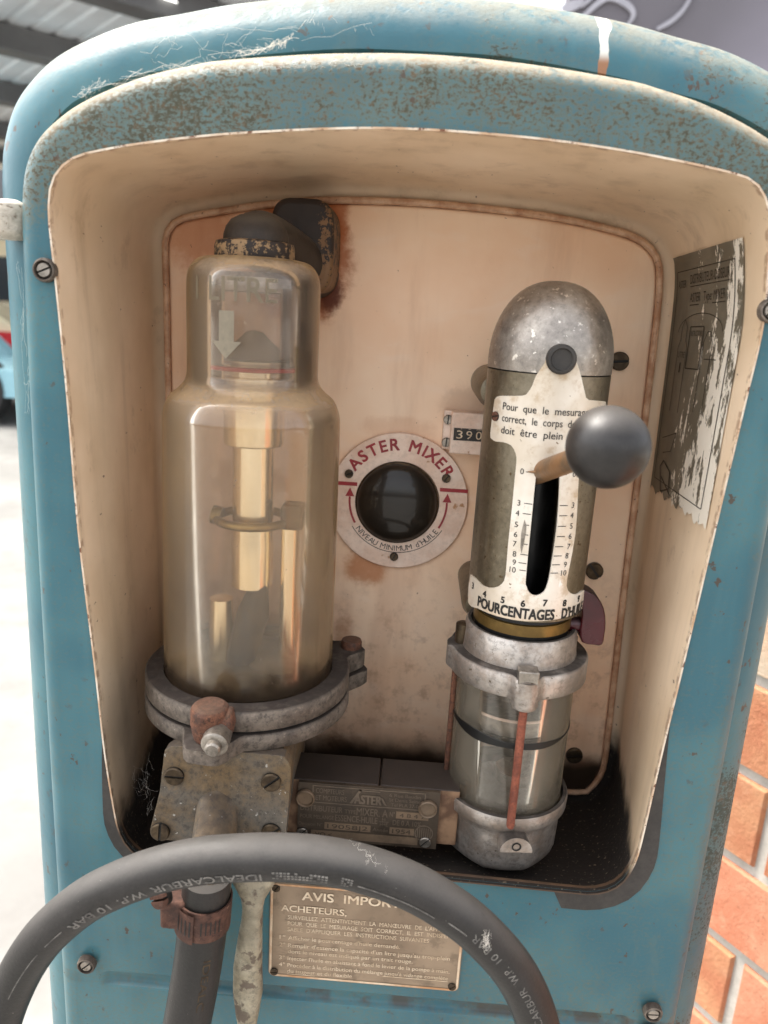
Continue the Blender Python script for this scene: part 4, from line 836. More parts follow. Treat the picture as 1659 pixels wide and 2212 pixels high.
# dark gap, brass ring, neck, clamp ring, glass, cup
Zf = lambda px, py, r_: at(px, py, OY-r_).z
zb1 = Zf(1128, 1376, .031); zn = Zf(1126, 1387, .0345); znb = Zf(1126, 1440, .036); zbt_ = Zf(1090, 1458, .0447); zbb = Zf(1060, 1508, .0447)
mb = MB(); mb.lathe([(0, zs1+.004), (.030, zs1+.004), (.030, zn-.004), (0, zn-.004)], mo, 60, 1); mb.lathe([(.0312, zb1), (.0312, zb1+.007), (.029, zb1+.008)], mo, 60, 0); build('brass_collar', mb, ['brass', 'void'], oil)
lugf = atan2(at(1133, 1500, OY-.046).y-OY, at(1136, 1500, OY-.046).x-OX)
def oring(mb, r0, r1, z0, z1, lugs, mat=0, topmat=0):
    outl = []; NN = 160
    for k in range(NN):
        a_ = 2*pi*k/NN; R1 = r1
        for la, lw, ll in lugs:
            dd = (a_-la+pi) % (2*pi)-pi
            if abs(dd) < lw*1.5: R1 = max(R1, r1+ll*(.5+.5*cos(pi*min(1, max(0, (abs(dd)-lw*.5)/lw)))))
        outl.append((R1*cos(a_), R1*sin(a_)))
    P = lambda kk, z: [Vector((OX+x*kk, OY+y*kk, z)) for x, y in outl]; I = lambda z: [Vector((OX+r0*cos(2*pi*k/NN), OY+r0*sin(2*pi*k/NN), z)) for k in range(NN)]
    b_ = .0012; mb.strip([I(z0), P(1-b_/r1, z0), P(1, z0+b_), P(1, z1-b_), P(1-b_/r1, z1), I(z1)], mat, True, [mat]*4+[topmat]); mb.strip([I(z1), I(z0)], mat)
mb = MB(); mb.lathe([(.0315, zn-.004), (.0325, zn), (.0345, zn), (.0358, zn-.002), (.0368, znb), (.0375, znb-.004)], mo, 80, 0)
oring(mb, .0330, .0447, zbb, zbt_, [(lugf, .17, .0060), (pi*1.0, .15, .002), (lugf+2.2, .17, .006)])
zl0 = Zf(1136, 1538, .0505)
mb.lathe([(0, zl0), (.0075, zl0), (.0083, zl0+.002), (.0083, zbt_-.002)], T(OX+.0438*cos(lugf), OY+.0438*sin(lugf)), 28, 0)
uf = build('clamp_ring', mb, 'cupalu', oil, sharp=45)
pn = Vector((OX+.0455*cos(lugf), OY+.0455*sin(lugf), zbt_)); mb = MB(); mb.box(-.0062, .0062, -.005, .005, -.003, .0055, 0, T(*pn) @ Matrix.Rotation(lugf+pi/2, 4, 'Z')); build('square_nut', mb, 'steel', uf, .0008)
zg1 = zbb+.004; zg0 = Zf(1085, 1764, .0385); rg = .0382
mb = MB(); mb.lathe([(rg, zg0-.004), (rg, zg1), (rg-.003, zg1), (rg-.003, zg0-.004)], mo, 96, 0, mats=[0, 0, 1]); cyl = build('glass_cylinder', mb, ['pumpglass', 'clearglass'], oil, sharp=60)
zp2 = Zf(1100, 1558, .035); zp1 = Zf(1100, 1597, .035); zp0 = Zf(1100, 1619, .035); mb = MB(); rq = rg-.0036
mb.lathe([(0, zp2+.003), (.012, zp2+.003), (.012, zp2+.0002), (rq-.0004, zp2+.0002), (rq, zp2), (rq, zp2-.0016), (rq-.0014, zp2-.002), (rq-.0014, zp1), (rq+.0002, zp1-.0004), (rq+.0002, zp0), (rq-.001, zp0-.0005), (0, zp0-.0005)], mo, 72, 0, mats=[0, 0, 0, 2, 2, 2, 0, 1, 1, 1, 0]); mb.lathe([(.008, zp2), (.008, zbb+.012)], mo, 24, 0); build('piston', mb, ['steel', 'void', 'dialw'], cyl)
mb = MB(); mb.lathe([(.0048, zp0), (.0048, zg0), (0, zg0)], T(OX+.012, OY+.006), 20); mb.lathe([(0, zg0+.006), (.006, zg0+.008), (.0125, zg0+.012), (.0125, zg0+.004)], T(OX+.006, OY), 30); build('intake_valve', mb, 'steel', cyl)
mb = MB(); NB_ = 120; wv = lambda a_, k: .0012*sin(2*a_+k)+.0007*sin(5*a_+2*k); ZB = Zf(1100, 1609, rg)
B_ = lambda r_, z, k: [Vector((OX+r_*cos(2*pi*i/NB_), OY+r_*sin(2*pi*i/NB_), z+wv(2*pi*i/NB_, k))) for i in range(NB_)]
mb.strip([B_(rg+.0001, ZB+.0021, .5), B_(rg+.0005, ZB+.0018, .5), B_(rg+.0005, ZB-.0018, 2.0), B_(rg+.0001, ZB-.0021, 2.0)]); build('dark_band', mb, 'void', cyl)
mb = MB(); mb.lathe([(.0012, zp0-.002), (.0012, zg0)], T(OX+.024, OY-.008), 10); build('red_rod', mb, 'redink', cyl)
zr1 = Zf(1090, 1772, .0432); zr0 = Zf(1090, 1800, .0432); zcb = Zf(1085, 1889, .034)
mb = MB(); mb.lathe([(.0300, zg0-.003), (rg+.0006, zg0-.003), (rg+.0010, zr1), (rg+.0018, zr1+.0010), (.0424, zr1+.0008), (.0432, zr1-.001), (.0428, zr1-.008), (.0405, zr1-.0105), (.0392, zr1-.014)], mo, 96, 0, mats=[0, 1, 1]+[0]*6)
oct_ = []
for k in range(96):
    a_ = 2*pi*k/96; m_ = max(abs(cos(a_)), abs(sin(a_)), abs(cos(a_-pi/4)), abs(sin(a_-pi/4))); oct_.append((cos(a_), sin(a_), .5+.5/m_*.985))
CL = lambda r_, z, f_=1.0: [Vector((OX+x*r_*(1-f_+f_*g_), OY+y*r_*(1-f_+f_*g_), z)) for x, y, g_ in oct_]
mb.strip([CL(.0392, zr1-.014, 0), CL(.0384, zr1-.018, .8), CL(.0374, zcb+.012), CL(.0355, zcb+.005), CL(.0315, zcb+.0012), CL(.026, zcb)], 0); mb.add(CL(.026, zcb), [tuple(range(96))])
lf_a = atan2(at(1110, 1829, OY-.043).y-OY, at(1110, 1829, OY-.043).x-OX); lp = Vector((OX+.0425*cos(lf_a), OY+.0425*sin(lf_a), 0))
zh = at(1110, 1829, OY-.048).z; fm = axisM((OX+.034*cos(lf_a), OY+.034*sin(lf_a), zh-.0035), (cos(lf_a), sin(lf_a), 0))
hr = [(.0105*cos(pi*k/20), .0105*sin(pi*k/20)) for k in range(21)]
mb.prism([fm @ Vector((x, y, .0150)) for x, y in hr], [fm @ Vector((x, y, 0)) for x, y in hr], 0)
cup = build('oil_cup', mb, ['cupalu', 'void'], oil, sharp=40)
mb = MB(); hc = fm @ Vector((0, .0042, .0152)); mb.lathe([(.0022, 0), (.0022, -.004), (0, -.004)], axisM(hc+Vector((0, -.0003, 0)), (cos(lf_a), sin(lf_a), 0)), 18); mb.lathe([(.0022, 0.0), (.0031, 0.0001)], axisM(hc, (cos(lf_a), sin(lf_a), 0)), 18); build('lug_hole', mb, 'void', cup)
def rod(name, x, y, z0_, z1_, r_, mat): 
    mb = MB(); mb.lathe([(0, z0_-.001), (r_*.8, z0_), (r_, z0_+.002), (r_, z1_), (0, z1_)], T(x, y), 20); build(name, mb, mat, oil)
zrod = at(1110, 1792, OY-.046).z
rod('tie_rod', OX+.0440*cos(lugf), OY+.0440*sin(lugf), zrod, zl0+.002, .0026, 'rustrod')
lx, _, _ = cylfit(1560, 968, 978, OY); rod('tie_rod', lx, OY, zr1-.004, zo(977, 1345), .0019, 'rust')
ar = lugf+2.2; rod('tie_rod', OX+.044*cos(ar), OY+.044*sin(ar), zr1-.004, zbb+.01, .0022, 'rust')
mb = MB(); pz = zo(985, 1345); mb.lathe([(.0048, pz-.020), (.0048, pz), (.003, pz+.001), (0, pz+.001)], T(lx+.003, OY), 20); build('rod_nut', mb, 'screwd', oil)
# mounting bosses back to the panel
for px, py, r_ in ((1064, 835, .0125), (1030, 1278, .0120)):
    p = at(px, py, .11); mb = MB(); mb.lathe([(0, -.03), (r_*.8, -.028), (r_, -.02), (r_, .0365), (0, .0365)], axisM(p, (0, 1, 0)), 30); build('mounting_boss', mb, 'olive', oil)
# red tap at the right of the barrel
tp = [(1257, 1278), (1272, 1279), (1292, 1292), (1305, 1315), (1309, 1345), (1306, 1375), (1301, 1394), (1284, 1394), (1257, 1388), (1254, 1360), (1258, 1330)]
tpp = smooth([at(x, y, .045) for x, y in tp], 2, True); mb = MB(); mb.prism(tpp, [p+Vector((0, .016, 0)) for p in tpp]); tz = at(1240, 1350, .05); mb.tube([(OX+.02, .052, tz.z), (tz.x+.012, .052, tz.z)], .0048, 16); build('tap_lever', mb, 'redtap', oil, .002, seg=3)

# ---------------------------------------------------------------- sticker on the right wall of the recess
def wallx(Y, z):                                # right wall of the liner, a little inside
    pts_o = op; best = None
    def xr_(loop):
        b = None
        for i in range(len(loop)):
            (ax, az), (bx, bz) = loop[i], loop[(i+1) % len(loop)]
            if (az-z)*(bz-z) <= 0 and az != bz:
                x = ax+(bx-ax)*(z-az)/(bz-az); b = x if b is None else max(b, x)
        return b
    t = (.01+(.003-.003)) if Y < .003 else (.06+(Y-.010)*(.92-.06)/(.138-.010))
    return xr_(op)+(xr_(back)-xr_(op))*t
def wall_at(px, py):
    Y = .05
    d = ray(px, py); lo_, hi_ = .003, .14
    for _ in range(40):
        Y = (lo_+hi_)/2; p = CAM+d*((Y-CAM.y)/d.y)
        if p.x > wallx(Y, min(1.24, max(.9, p.z))): hi_ = Y
        else: lo_ = Y
    p = CAM+d*((Y-CAM.y)/d.y); return Y, p.z
st_px = [(1435, 557), (1616, 512), (1607, 640), (1590, 760), (1570, 880), (1552, 1000), (1538, 1090), (1524, 1167)]
TL = wall_at(1437, 557); TR = wall_at(1614, 513); BR = wall_at(1524, 1160); BL = wall_at(1380, 1062)
rnd = random.Random(3)
NU, NV = 46, 90
def sfn(u, v):                                  # u towards the viewer, v downwards
    vb = v*(1.0-.0*u); y0_, z0_ = TL[0]+(TR[0]-TL[0])*u, TL[1]+(TR[1]-TL[1])*u; y1_, z1_ = BL[0]+(BR[0]-BL[0])*u, BL[1]+(BR[1]-BL[1])*u
    return y0_+(y1_-y0_)*v, z0_+(z1_-z0_)*v
jag = [0]*(NU+1); 
for i in range(NU+1): jag[i] = -.012*abs(sin(i*.9))-.018*abs(sin(i*.37+1))-.02*rnd.random()
def s3(u, v, off=.0008):
    Y, z = sfn(u, v); return Vector((wallx(Y, z)-off, Y, z))
mb = MB(); rows = []
for j in range(NV+1):
    rows.append([s3(i/NU, min(j/NV, 1+jag[i])) for i in range(NU+1)])
mb.strip(rows, 0, False)
def sline(pts, wd=.0005, closed=False):
    for (u0, v0), (u1, v1) in zip(pts, pts[1:]):
        n_ = max(1, int(hypot((u1-u0)*.07, (v1-v0)*.17)/.006)); l = hypot((u1-u0)*.07, (v1-v0)*.17) or 1; pu, pv = -(v1-v0)*.17/l*wd/.07, (u1-u0)*.07/l*wd/.17
        for k in range(n_):
            a_, b_ = k/n_, (k+1)/n_; q0 = (u0+(u1-u0)*a_, v0+(v1-v0)*a_); q1 = (u0+(u1-u0)*b_, v0+(v1-v0)*b_)
            mb.add([s3(q0[0]-pu, q0[1]-pv, .0011), s3(q1[0]-pu, q1[1]-pv, .0011), s3(q1[0]+pu, q1[1]+pv, .0011), s3(q0[0]+pu, q0[1]+pv, .0011)], [(0, 1, 2, 3)], 1)
sline([(.06, .06), (.90, .06), (.90, .92), (.06, .92), (.06, .06)], .0003)
def stext(s, u, v, h, w): put(mb, text2(s, h, None, .0), lambda a, b: s3(u+(a*w/ (max(1e-6, max(x for x, _ in text2(s, h)[0])*2)))/1.0, v-b/.17, .0012), 1)
stext('ASTER', .15, .125, .005, .13); stext('DISTRIBUTEUR-DOSEUR', .56, .115, .006, .56); sline([(.28, .125), (.84, .125)], .0003); stext('ASTER   Type: MIXER', .54, .185, .006, .50); sline([(.29, .196), (.43, .196)], .0003); sline([(.62, .196), (.79, .196)], .0003)
sline([(.15+.32*(1-cos(pi*k/16)), .30-.07*sin(pi*k/16)) for k in range(17)], .00025)
sline([(.18, .62), (.18, .36), (.21, .33), (.21, .28), (.25, .25), (.29, .28), (.29, .33), (.32, .36), (.32, .62)], .00025); stext('LITRE', .25, .40, .004, .11); sline([(.25, .42), (.25, .46)], .0007)
sline([(.34, .44), (.34, .28), (.54, .28), (.54, .44), (.34, .44)], .0004); stext('INSTRUCTIONS', .44, .315, .0035, .17); sline([(.56, .60), (.56, .34), (.60, .30), (.64, .30), (.68, .34), (.68, .60)], .00025); sline([(.60, .40), (.76, .40)], .0003)
sline([(.12, .74), (.35, .70), (.3, .78), (.16, .80)], .0003); sline([(.15, .86), (.2, .83), (.34, .86), (.36, .93), (.22, .96), (.15, .86)], .0006)
sline([(.20, .90), (.40, .95)], .0006)
build('instruction_sticker', mb, ['sticker', 'stickink'], liner, 0, fixn=False)

# ---------------------------------------------------------------- hoses
HY = -.075; rh = .01185
hc_px = [(1190, 2330), (1172, 2255), (1155, 2190), (1130, 2130), (1098, 2080), (1060, 2037), (1012, 1992), (960, 1955), (900, 1920), (830, 1891), (760, 1870), (680, 1856), (594, 1851), (510, 1853), (430, 1860), (345, 1878), (260, 1908), (182, 1948), (108, 2010), (60, 2072), (25, 2140), (0, 2210), (-20, 2300)]
hc = [at(x, y, HY) for x, y in hc_px]
hcs = smooth(hc, 12); cum = [0.0]
for a_, b_ in zip(hcs, hcs[1:]): cum.append(cum[-1]+(b_-a_).length)
def hpos(s):
    s = min(max(s, 0), cum[-1]-1e-6); i = 0
    lo_, hi_ = 0, len(cum)-1
    while hi_-lo_ > 1:
        m_ = (lo_+hi_)//2
        if cum[m_] <= s: lo_ = m_
        else: hi_ = m_
    t = (s-cum[lo_])/(cum[hi_]-cum[lo_]); a_ = max(0, lo_-1); b_ = min(len(hcs)-1, hi_+1); return hcs[lo_].lerp(hcs[hi_], t), (hcs[b_]-hcs[a_]).normalized()
def sof(px, py):
    p = at(px, py, HY); return cum[min(range(len(hcs)), key=lambda i: (hcs[i]-p).length)]
mb = MB(); mb.tube(hcs, rh, 40)
def onhose(s0, v0): 
    def f(u, v):
        p, t = hpos(s0+u); inw = Vector((0, -1, 0)).cross(t) ; inw = Vector((-t.z, 0, t.x)).normalized(); a_ = (v0+v)/rh
        a_ -= .18; return p+(FR*cos(a_)+inw*sin(a_))*(rh+.00025)
    return f
def htext(s, pa, pb, h, v0, bold=0.0):
    sa, sb = sof(*pa), sof(*pb); put(mb, text2(s, h, abs(sb-sa), bold, 'LEFT'), onhose(sa, v0), 1)
htext('IDEALCARBUR', (573, 1851), (340, 1880), .0050, .0030, .012); htext('W.P.', (326, 1884), (268, 1905), .0047, .0034, .012); htext('10 BAR', (247, 1913), (161, 1965), .0047, .0034, .012)
htext('IDEALCARBUR', (1166, 2230), (1112, 2098), .0040, -.0020); htext('W.P.', (1104, 2088), (1080, 2058), .0040, -.0020); htext('10 BAR', (1070, 2045), (1012, 1992), .0040, -.0020)
def hdash(pa, pb, v0, wd=.0007):
    sa, sb = sof(*pa), sof(*pb); f = onhose(sa, v0); n_ = 14; mb.strip([[f((sb-sa)*k/n_, q) for k in range(n_+1)] for q in (0, wd)], 1, False)
hdash((1005, 1986), (965, 1958), .0010); hdash((940, 1942), (780, 1876), .0030); hdash((152, 1971), (112, 2004), .0035, .0005); hdash((95, 2022), (35, 2115), .0035, .0005)
rn = random.Random(5)
def hatch(pa, pb, v0, rows_, cols, sz):
    sa, sb = sof(*pa), sof(*pb); f = onhose(sa, v0)
    for i in range(cols):
        for j in range(rows_):
            if rn.random() < .12: continue
            u0 = (sb-sa)*i/cols; u1 = u0+(sb-sa)/cols*.72; w0_ = sz*j/rows_; w1_ = w0_+sz/rows_*.7; jx = (rn.random()-.5)*.0003
            mb.add([f(u0+jx, w0_), f(u1+jx, w0_+.0001), f(u1+jx*.5, w1_), f(u0-jx, w1_)], [(0, 1, 2, 3)], 1)
hatch((769, 1872), (738, 1866), .0005, 4, 4, .0055); hatch((717, 1862), (597, 1851), .0015, 3, 15, .0052)
hose = build('delivery_hose', mb, ['rubber', 'hletter'], None, sharp=60, fixn=False)
tag(hose, 'long black rubber hose looping across the front with faded grey lettering', 'hose')
# short hose with rusty clamp
SY = -.045; rs = .0143
sh_c = smooth([at(447, 1893, SY), at(441, 1970, SY), at(433, 2040, SY-.001), at(421, 2120, SY-.003), at(404, 2212, SY-.005), at(385, 2320, SY-.005)], 8)
mb = MB(); mb.tube(sh_c, [rs-.0006 if i < 10 else rs for i in range(len(sh_c))], 40)
ang0 = None
tvs, tfs, _ = text2('IDEALC', .0042, .034, .0, 'LEFT')
def onshort(u, v):
    i = 26; L = 0; p = sh_c[14]; j = 14; s = u+.004
    while j < len(sh_c)-1 and s > (sh_c[j+1]-sh_c[j]).length: s -= (sh_c[j+1]-sh_c[j]).length; j += 1
    t = (sh_c[min(j+1, len(sh_c)-1)]-sh_c[j]).normalized(); p = sh_c[j]+t*s; side = Vector((-t.z, 0, t.x)).normalized(); a_ = (v+.0055)/rs
    return p+(FR*cos(a_)+side*sin(a_))*(rs+.00025)
mb.add([onshort(u, v) for u, v in tvs], tfs, 1)
shose = build('outlet_hose', mb, ['rubber', 'screwd'], None, sharp=60, fixn=False)
tag(shose, 'short thick black hose hanging from the spout under a rusty clamp', 'hose')
cA = at(442, 1963, SY); td = (at(440, 1990, SY)-at(444, 1935, SY)).normalized(); cm = axisM(cA, -td, Vector((0, -1, 0)))
mb = MB(); hb = .0098
rc_ = rs+.0012; mb.lathe([(rc_-.001, -hb), (rc_, -hb), (rc_, hb), (rc_-.001, hb)], cm, 60, 0)
# overlapping band tongue and slots; angles measured in the clamp frame
def cang(v): q = cm.inverted() @ v; return atan2(q.y, q.x)
af = cang(cA+FR)
axR = cang(cA+Vector((1, 0, 0))); sgn = 1 if ((axR-af+pi) % (2*pi)-pi) > 0 else -1
def band(a0, a1, z0_, z1_, rr_, mat): 
    n_ = max(2, int(abs(a1-a0)/.08)); mb.strip([[cm @ Vector((rr_*cos(af+sgn*(a0+(a1-a0)*k/n_)), rr_*sin(af+sgn*(a0+(a1-a0)*k/n_)), z)) for k in range(n_+1)] for z in (z0_, z1_)], mat, False)
band(-1.1, -.12, -hb-.0005, hb-.001, rc_+.0013, 0)
for z0_, z1_ in ((-hb-.0005, -hb-.0005), (hb-.001, hb-.001)): pass
for k in range(5): band(-.95+k*.17, -.90+k*.17, -hb*.55, hb*.5, rc_+.0016, 1)
for k in range(5): band(.12+k*.17, .165+k*.17, -hb*.45, hb*.45, rc_+.0003, 1)
clamp = build('hose_clamp', mb, ['clamp', 'void'], shose, 0, fixn=False)
mb = MB(); hcx = at(372, 1955, SY-.004); mb.box(hcx.x-.005, hcx.x+.010, SY-.012, SY+.004, hcx.z-.010, hcx.z+.008); build('clamp_housing', mb, 'clamp', clamp, .002)
cs = screw('clamp_screw', at(354, 1934, SY-.012), (-.45, -1, .15), .0056, .006, .5, clamp, ('clamp', 'void'))

# ---------------------------------------------------------------- cobwebs
def strand(mb, pts, r_=.00016): mb.tube(pts, r_*.32, 4, 0, cap=False)
def web(name, label, anchors, n, rng, spread, r_=.00016):
    mb = MB()
    for _ in range(n):
        i = rng.randrange(len(anchors)-1); a_ = anchors[i].lerp(anchors[i+1], rng.random()); j = min(len(anchors)-2, max(0, i+rng.randint(-1, 1))); b_ = anchors[j].lerp(anchors[j+1], rng.random())
        a_ = a_+Vector([(rng.random()-.5)*s_ for s_ in spread]); b_ = b_+Vector([(rng.random()-.5)*s_ for s_ in spread])
        pts = []; k_ = rng.randint(4, 7)
        for k in range(k_+1):
            t = k/k_; p = a_.lerp(b_, t); p.z -= .003*sin(pi*t)*rng.random(); pts.append(p+Vector([(rng.random()-.5)*.0022 for _ in range(3)]))
        strand(mb, pts, r_*(.6+.9*rng.random()))
    return tag(build(name, mb, 'web', None, fixn=False), label, 'cobweb')
rg_ = random.Random(11)
web('cobweb', 'dusty cobweb strung along the left end of the hood ledge', [at(150, 215, .002), at(230, 172, .002), at(330, 150, .002), at(430, 128, .002), at(520, 122, .002)], 30, rg_, (.006, .006, .006))
web('cobweb', 'fan of cobweb threads between the ledge and the rounded blue shoulder', [at(330, 120, .018), at(370, 85, .020), at(430, 105, .016), at(520, 90, .018), at(620, 85, .018), at(700, 60, .022), at(800, 70, .020)], 40, rg_, (.012, .010, .014), .00013)
web('cobweb', 'thick twisted cobweb rope slanting up from the ledge', [at(505, 118, .010), at(560, 105, .010), at(600, 92, .010), at(642, 72, .012)], 30, rg_, (.002, .003, .002), .0002)
web('cobweb', 'tangle of dusty web on the crest of the looping hose', [at(745, 1795, -.086), at(775, 1820, -.087), at(800, 1850, -.088), at(845, 1885, -.088)], 9, rg_, (.005, .001, .004), .00008)
web('cobweb', 'fluffy web tuft hanging from the right side of the looping hose', [at(1052, 2010, -.088), at(1052, 2045, -.088), at(1056, 2075, -.080), at(1062, 2105, -.072)], 44, rg_, (.0045, .002, .004), .00009)
web('cobweb', 'thin web threads on the left edge between frame and housing', [at(42, 560, .012), at(50, 660, .012), at(56, 760, .012), at(60, 880, .012)], 12, rg_, (.004, .004, .01), .00011)
web('cobweb', 'faint web in the lower left corner of the recess', [at(262, 1660, .03), at(300, 1690, .05), at(322, 1700, .03), at(335, 1760, .01), at(300, 1620, .06)], 26, rg_, (.01, .02, .01), .0001)

# ---------------------------------------------------------------- setting
mb = MB(); mb.add([(-60, -20, 0), (60, -20, 0), (60, 60, 0), (-60, 60, 0)], [(0, 1, 2, 3)]); tag(build('floor', mb, 'floor'), 'pale sunlit concrete floor', kind='structure')
# low brick wall close behind on the right: courses and joints read from the photo
p0 = CAM+ray(1589, 1660)*(.85/ray(1589, 1660).dot(fwd)); D_ = ray(-222, 607); D_.z = 0; D_.normalize(); NB = Vector((D_.y, -D_.x, 0)); 
if NB.dot(CAM-p0) < 0: NB = -NB
BW = lambda s_, z, o=0.0: Vector((p0.x, p0.y, 0))+D_*s_+Vector((0, 0, z))+NB*o
rp = random.Random(2); LEN, HC, GAP = .30, .1075, .012; mb = MB(); s0_, s1_ = -1.5, .95; top = p0.z+HC*3
mb.prism([BW(s0_, 0, -.006), BW(s1_, 0, -.006), BW(s1_, top, -.006), BW(s0_, top, -.006)], [BW(s0_, 0, -.20), BW(s1_, 0, -.20), BW(s1_, top, -.20), BW(s0_, top, -.20)], 1)
for j in range(-6, 3):
    zb_ = p0.z+HC*j+GAP/2; zt_ = zb_+HC-GAP
    for i in range(-6, 5):
        a_ = -.045+i*LEN+(0 if (j % 2) else LEN/2); x0_, x1_ = a_+GAP/2, a_+LEN-GAP/2
        if x0_ < s0_ or x1_ > s1_: continue
        e_ = .0025; q_ = rp.random(); mt = 0 if q_ < .72 else (2 if q_ < .92 else 3)
        if j >= 1: mt = 3
        f_ = [BW(x0_+e_, zb_+e_, 0), BW(x1_-e_, zb_+e_, 0), BW(x1_-e_, zt_-e_, 0), BW(x0_+e_, zt_-e_, 0)]; b_ = [BW(x0_, zb_, -.004), BW(x1_, zb_, -.004), BW(x1_, zt_, -.004), BW(x0_, zt_, -.004)]; k_ = [BW(x0_, zb_, -.008), BW(x1_, zb_, -.008), BW(x1_, zt_, -.008), BW(x0_, zt_, -.008)]
        mb.strip([k_, b_, f_], mt); mb.add(f_, [(0, 1, 2, 3)], mt)
tag(build('brick_wall', mb, ['paver', 'grout', 'paver2', 'paver3'], None, 0, 20), 'low wall of orange and pale bricks with light mortar beside the dispenser', 'wall')
# canopy roof behind on the left
db = Vector((sin(radians(47)), cos(radians(47)), 0)); dr = Vector((-db.y, db.x, 0)); RC = Vector((-2.2, 7.5, 3.3))
roof = empty('canopy_roof', (RC.x, RC.y, 0)); tag(roof, 'grey corrugated metal canopy roof on steel beams behind the dispenser', 'roof')
mb = MB(); ext = 9.0; rows = []
for k in range(0, 401):
    b_ = -2.6+9.4*k/400; h_ = .018*(1 if (k % 8) < 2 else 0); rows.append([RC+db*b_+dr*(-2.0)+Vector((0, 0, h_)), RC+db*b_+dr*9.0+Vector((0, 0, h_))])
mb.strip(rows, 0, False); mb2 = MB()
build('roof_sheet', mb, 'sheet', roof, 0, 30)
for q in (-1.6, .2, 2.2, 4.4, 6.6):
    mb = MB(); m_ = Matrix((db, dr, Vector((0, 0, 1)))).transposed().to_4x4(); mb.box(-2.6, ext*.75, q, q+.24, -.20, -.01, 0, Matrix.Translation(RC) @ m_); build('roof_beam', mb, 'beam', roof, .01)
d = ray(353, 4); lp_ = CAM+d*((3.2-CAM.z)/d.z); mb = MB(); mb.lathe([(0, 0), (.10, 0), (.10, .05), (.13, .06), (.13, .08)], T(*lp_), 32, 0, mats=[0, 1, 1, 1]); tag(build('ceiling_lamp', mb, ['lamp', 'beam']), 'round ceiling lamp under the corrugated canopy', 'lamp')
# mural wall behind on the right
mw = empty('mural_wall', (2.6, 3.4, 0)); tag(mw, 'grey lavender painted wall with white swirling strokes behind the dispenser', 'wall')
mb = MB(); mb.box(.55, 6.0, 3.4, 3.55, 0, 4.2); build('wall', mb, 'mural', mw)
def stroke(px_pts, wd):
    pts = smooth([at(x, y, 3.385) for x, y in px_pts], 6); mb = MB(); l0 = []; l1 = []
    for i, p in enumerate(pts):
        a_ = pts[max(0, i-1)]; b_ = pts[min(len(pts)-1, i+1)]; t = (b_-a_).normalized(); nn = Vector((-t.z, 0, t.x)); k_ = wd*(.35+.65*sin(pi*min(1, .15+i/len(pts)*.9))); l0.append(p+nn*k_); l1.append(p-nn*k_)
    bk = Vector((0, .012, 0)); mb.strip([l0, l1, [p+bk for p in l1], [p+bk for p in l0]], 0, False); build('painted_stroke', mb, 'white', mw)
stroke([(1260, 35), (1310, -5), (1350, 6), (1369, 30), (1352, 60)], .013); stroke([(1256, 14), (1283, -10), (1300, -30)], .008); stroke([(1420, 62), (1452, 44), (1478, 18), (1500, -20)], .010); stroke([(1215, 20), (1262, 2)], .02)
# far wall of the hall and its pale posts
mb = MB(); mb.box(-30, .4, 17, 17.3, 0, 5.5); fw = tag(build('hall_wall', mb, 'wallg'), 'dark grey far wall of the hall on the left', 'wall')
for k, x_ in enumerate((-8.9, -7.2, -5.4, -3.6)):
    mb = MB(); mb.box(x_, x_+.45, 14.8, 15.1, 0, 3.6); tag(build('wall_post', mb, 'wallw', None, .01), 'pale painted post in front of the far grey wall', 'post', 'pale posts along the far wall')
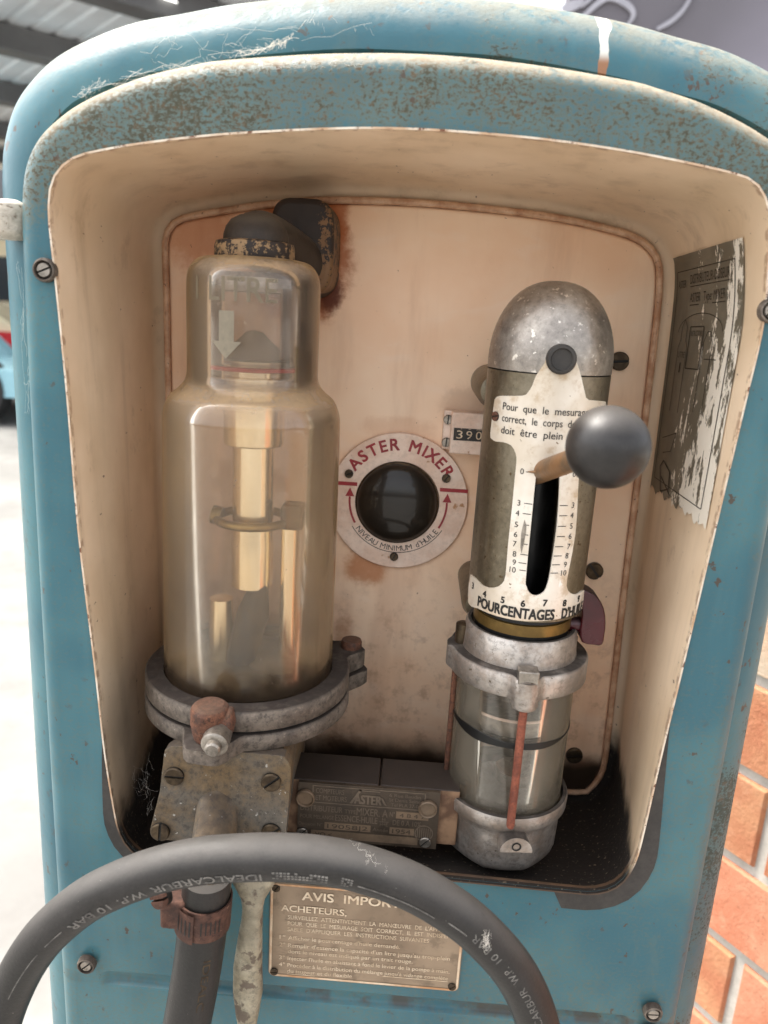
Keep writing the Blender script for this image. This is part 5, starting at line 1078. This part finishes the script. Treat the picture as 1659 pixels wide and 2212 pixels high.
# parked cars: body along +X, nose at the right end
def car(name, label, x1_, Y, Lc, Hb, Ht, mat, roofmat, yaw=0.0):
    root = empty(name, (x1_-Lc/2, Y, 0)); tag(root, label, 'car'); Wd = 1.6
    prof = [(0, .30), (.05, .26), (.96, .26), (1, .34), (.995, Hb*.72), (.96, Hb*.92), (.72, Hb), (.30, Hb), (.08, Hb*.97), (0, Hb*.75)]
    q = smooth([(x1_-Lc+u*Lc, 0, z) for u, z in prof], 4, True); mb = MB(); mb.prism([p+Vector((0, Y, 0)) for p in q], [p+Vector((0, Y+Wd, 0)) for p in q]); build('car_body', mb, mat, root, .08, seg=4)
    rp_ = smooth([(x1_-Lc+u*Lc, 0, z) for u, z in ((.10, Hb-.03), (.20, Ht*.96), (.30, Ht), (.52, Ht), (.62, Ht*.96), (.74, Hb-.03))], 5); mb = MB(); mb.prism([p+Vector((0, Y+.12, 0)) for p in rp_], [p+Vector((0, Y+Wd-.12, 0)) for p in rp_]); cab = build('cabin', mb, roofmat, root, .05, seg=3)
    wz = Hb+(Ht-Hb)*.2; wt = Hb+(Ht-Hb)*.78
    for u0, u1 in ((.20, .38), (.41, .62)): mb = MB(); mb.box(x1_-Lc+u0*Lc, x1_-Lc+u1*Lc, Y+.10, Y+.125, wz, wt); build('window', mb, 'carglass', cab, .01)
    for u in (.18, .80):
        for yy in (Y+.0, Y+Wd-.18):
            mb = MB(); mm = axisM((x1_-Lc+u*Lc, yy-.02, .31), (0, 1, 0)); mb.lathe([(0, 0), (.19, 0), (.20, .02), (.30, .0), (.31, .03), (.31, .19), (0, .19)], mm, 32, 0, mats=[1, 1, 0, 0, 0, 0]); build('wheel', mb, ['tyre', 'chrome'], root)
    mb = MB(); mb.box(x1_-.02, x1_+.10, Y+.02, Y+Wd-.02, .36, .46); build('bumper', mb, 'chrome', root, .02)
    for yy in (Y+.28, Y+Wd-.28): mb = MB(); mb.lathe([(0, .05), (.07, .04), (.10, .01), (.10, -.05)], axisM((x1_+.0, yy, Hb*.72), (1, 0, 0)), 24); build('headlight', mb, 'chrome', root)
car('parked_car', 'light blue vintage car with chrome bumper, nearest on the left', -3.12, 6.3, 4.2, .52, .95, 'bluecar', 'bluecar')
car('parked_car', 'red vintage car with cream roof behind the light blue car', -4.0, 9.4, 4.2, .66, 1.0, 'redcar', 'creamcar')
car('parked_van', 'tall yellow and cream van farthest away before the grey hall wall', -4.6, 13.0, 5.4, .72, 2.0, 'yellow', 'creamcar')
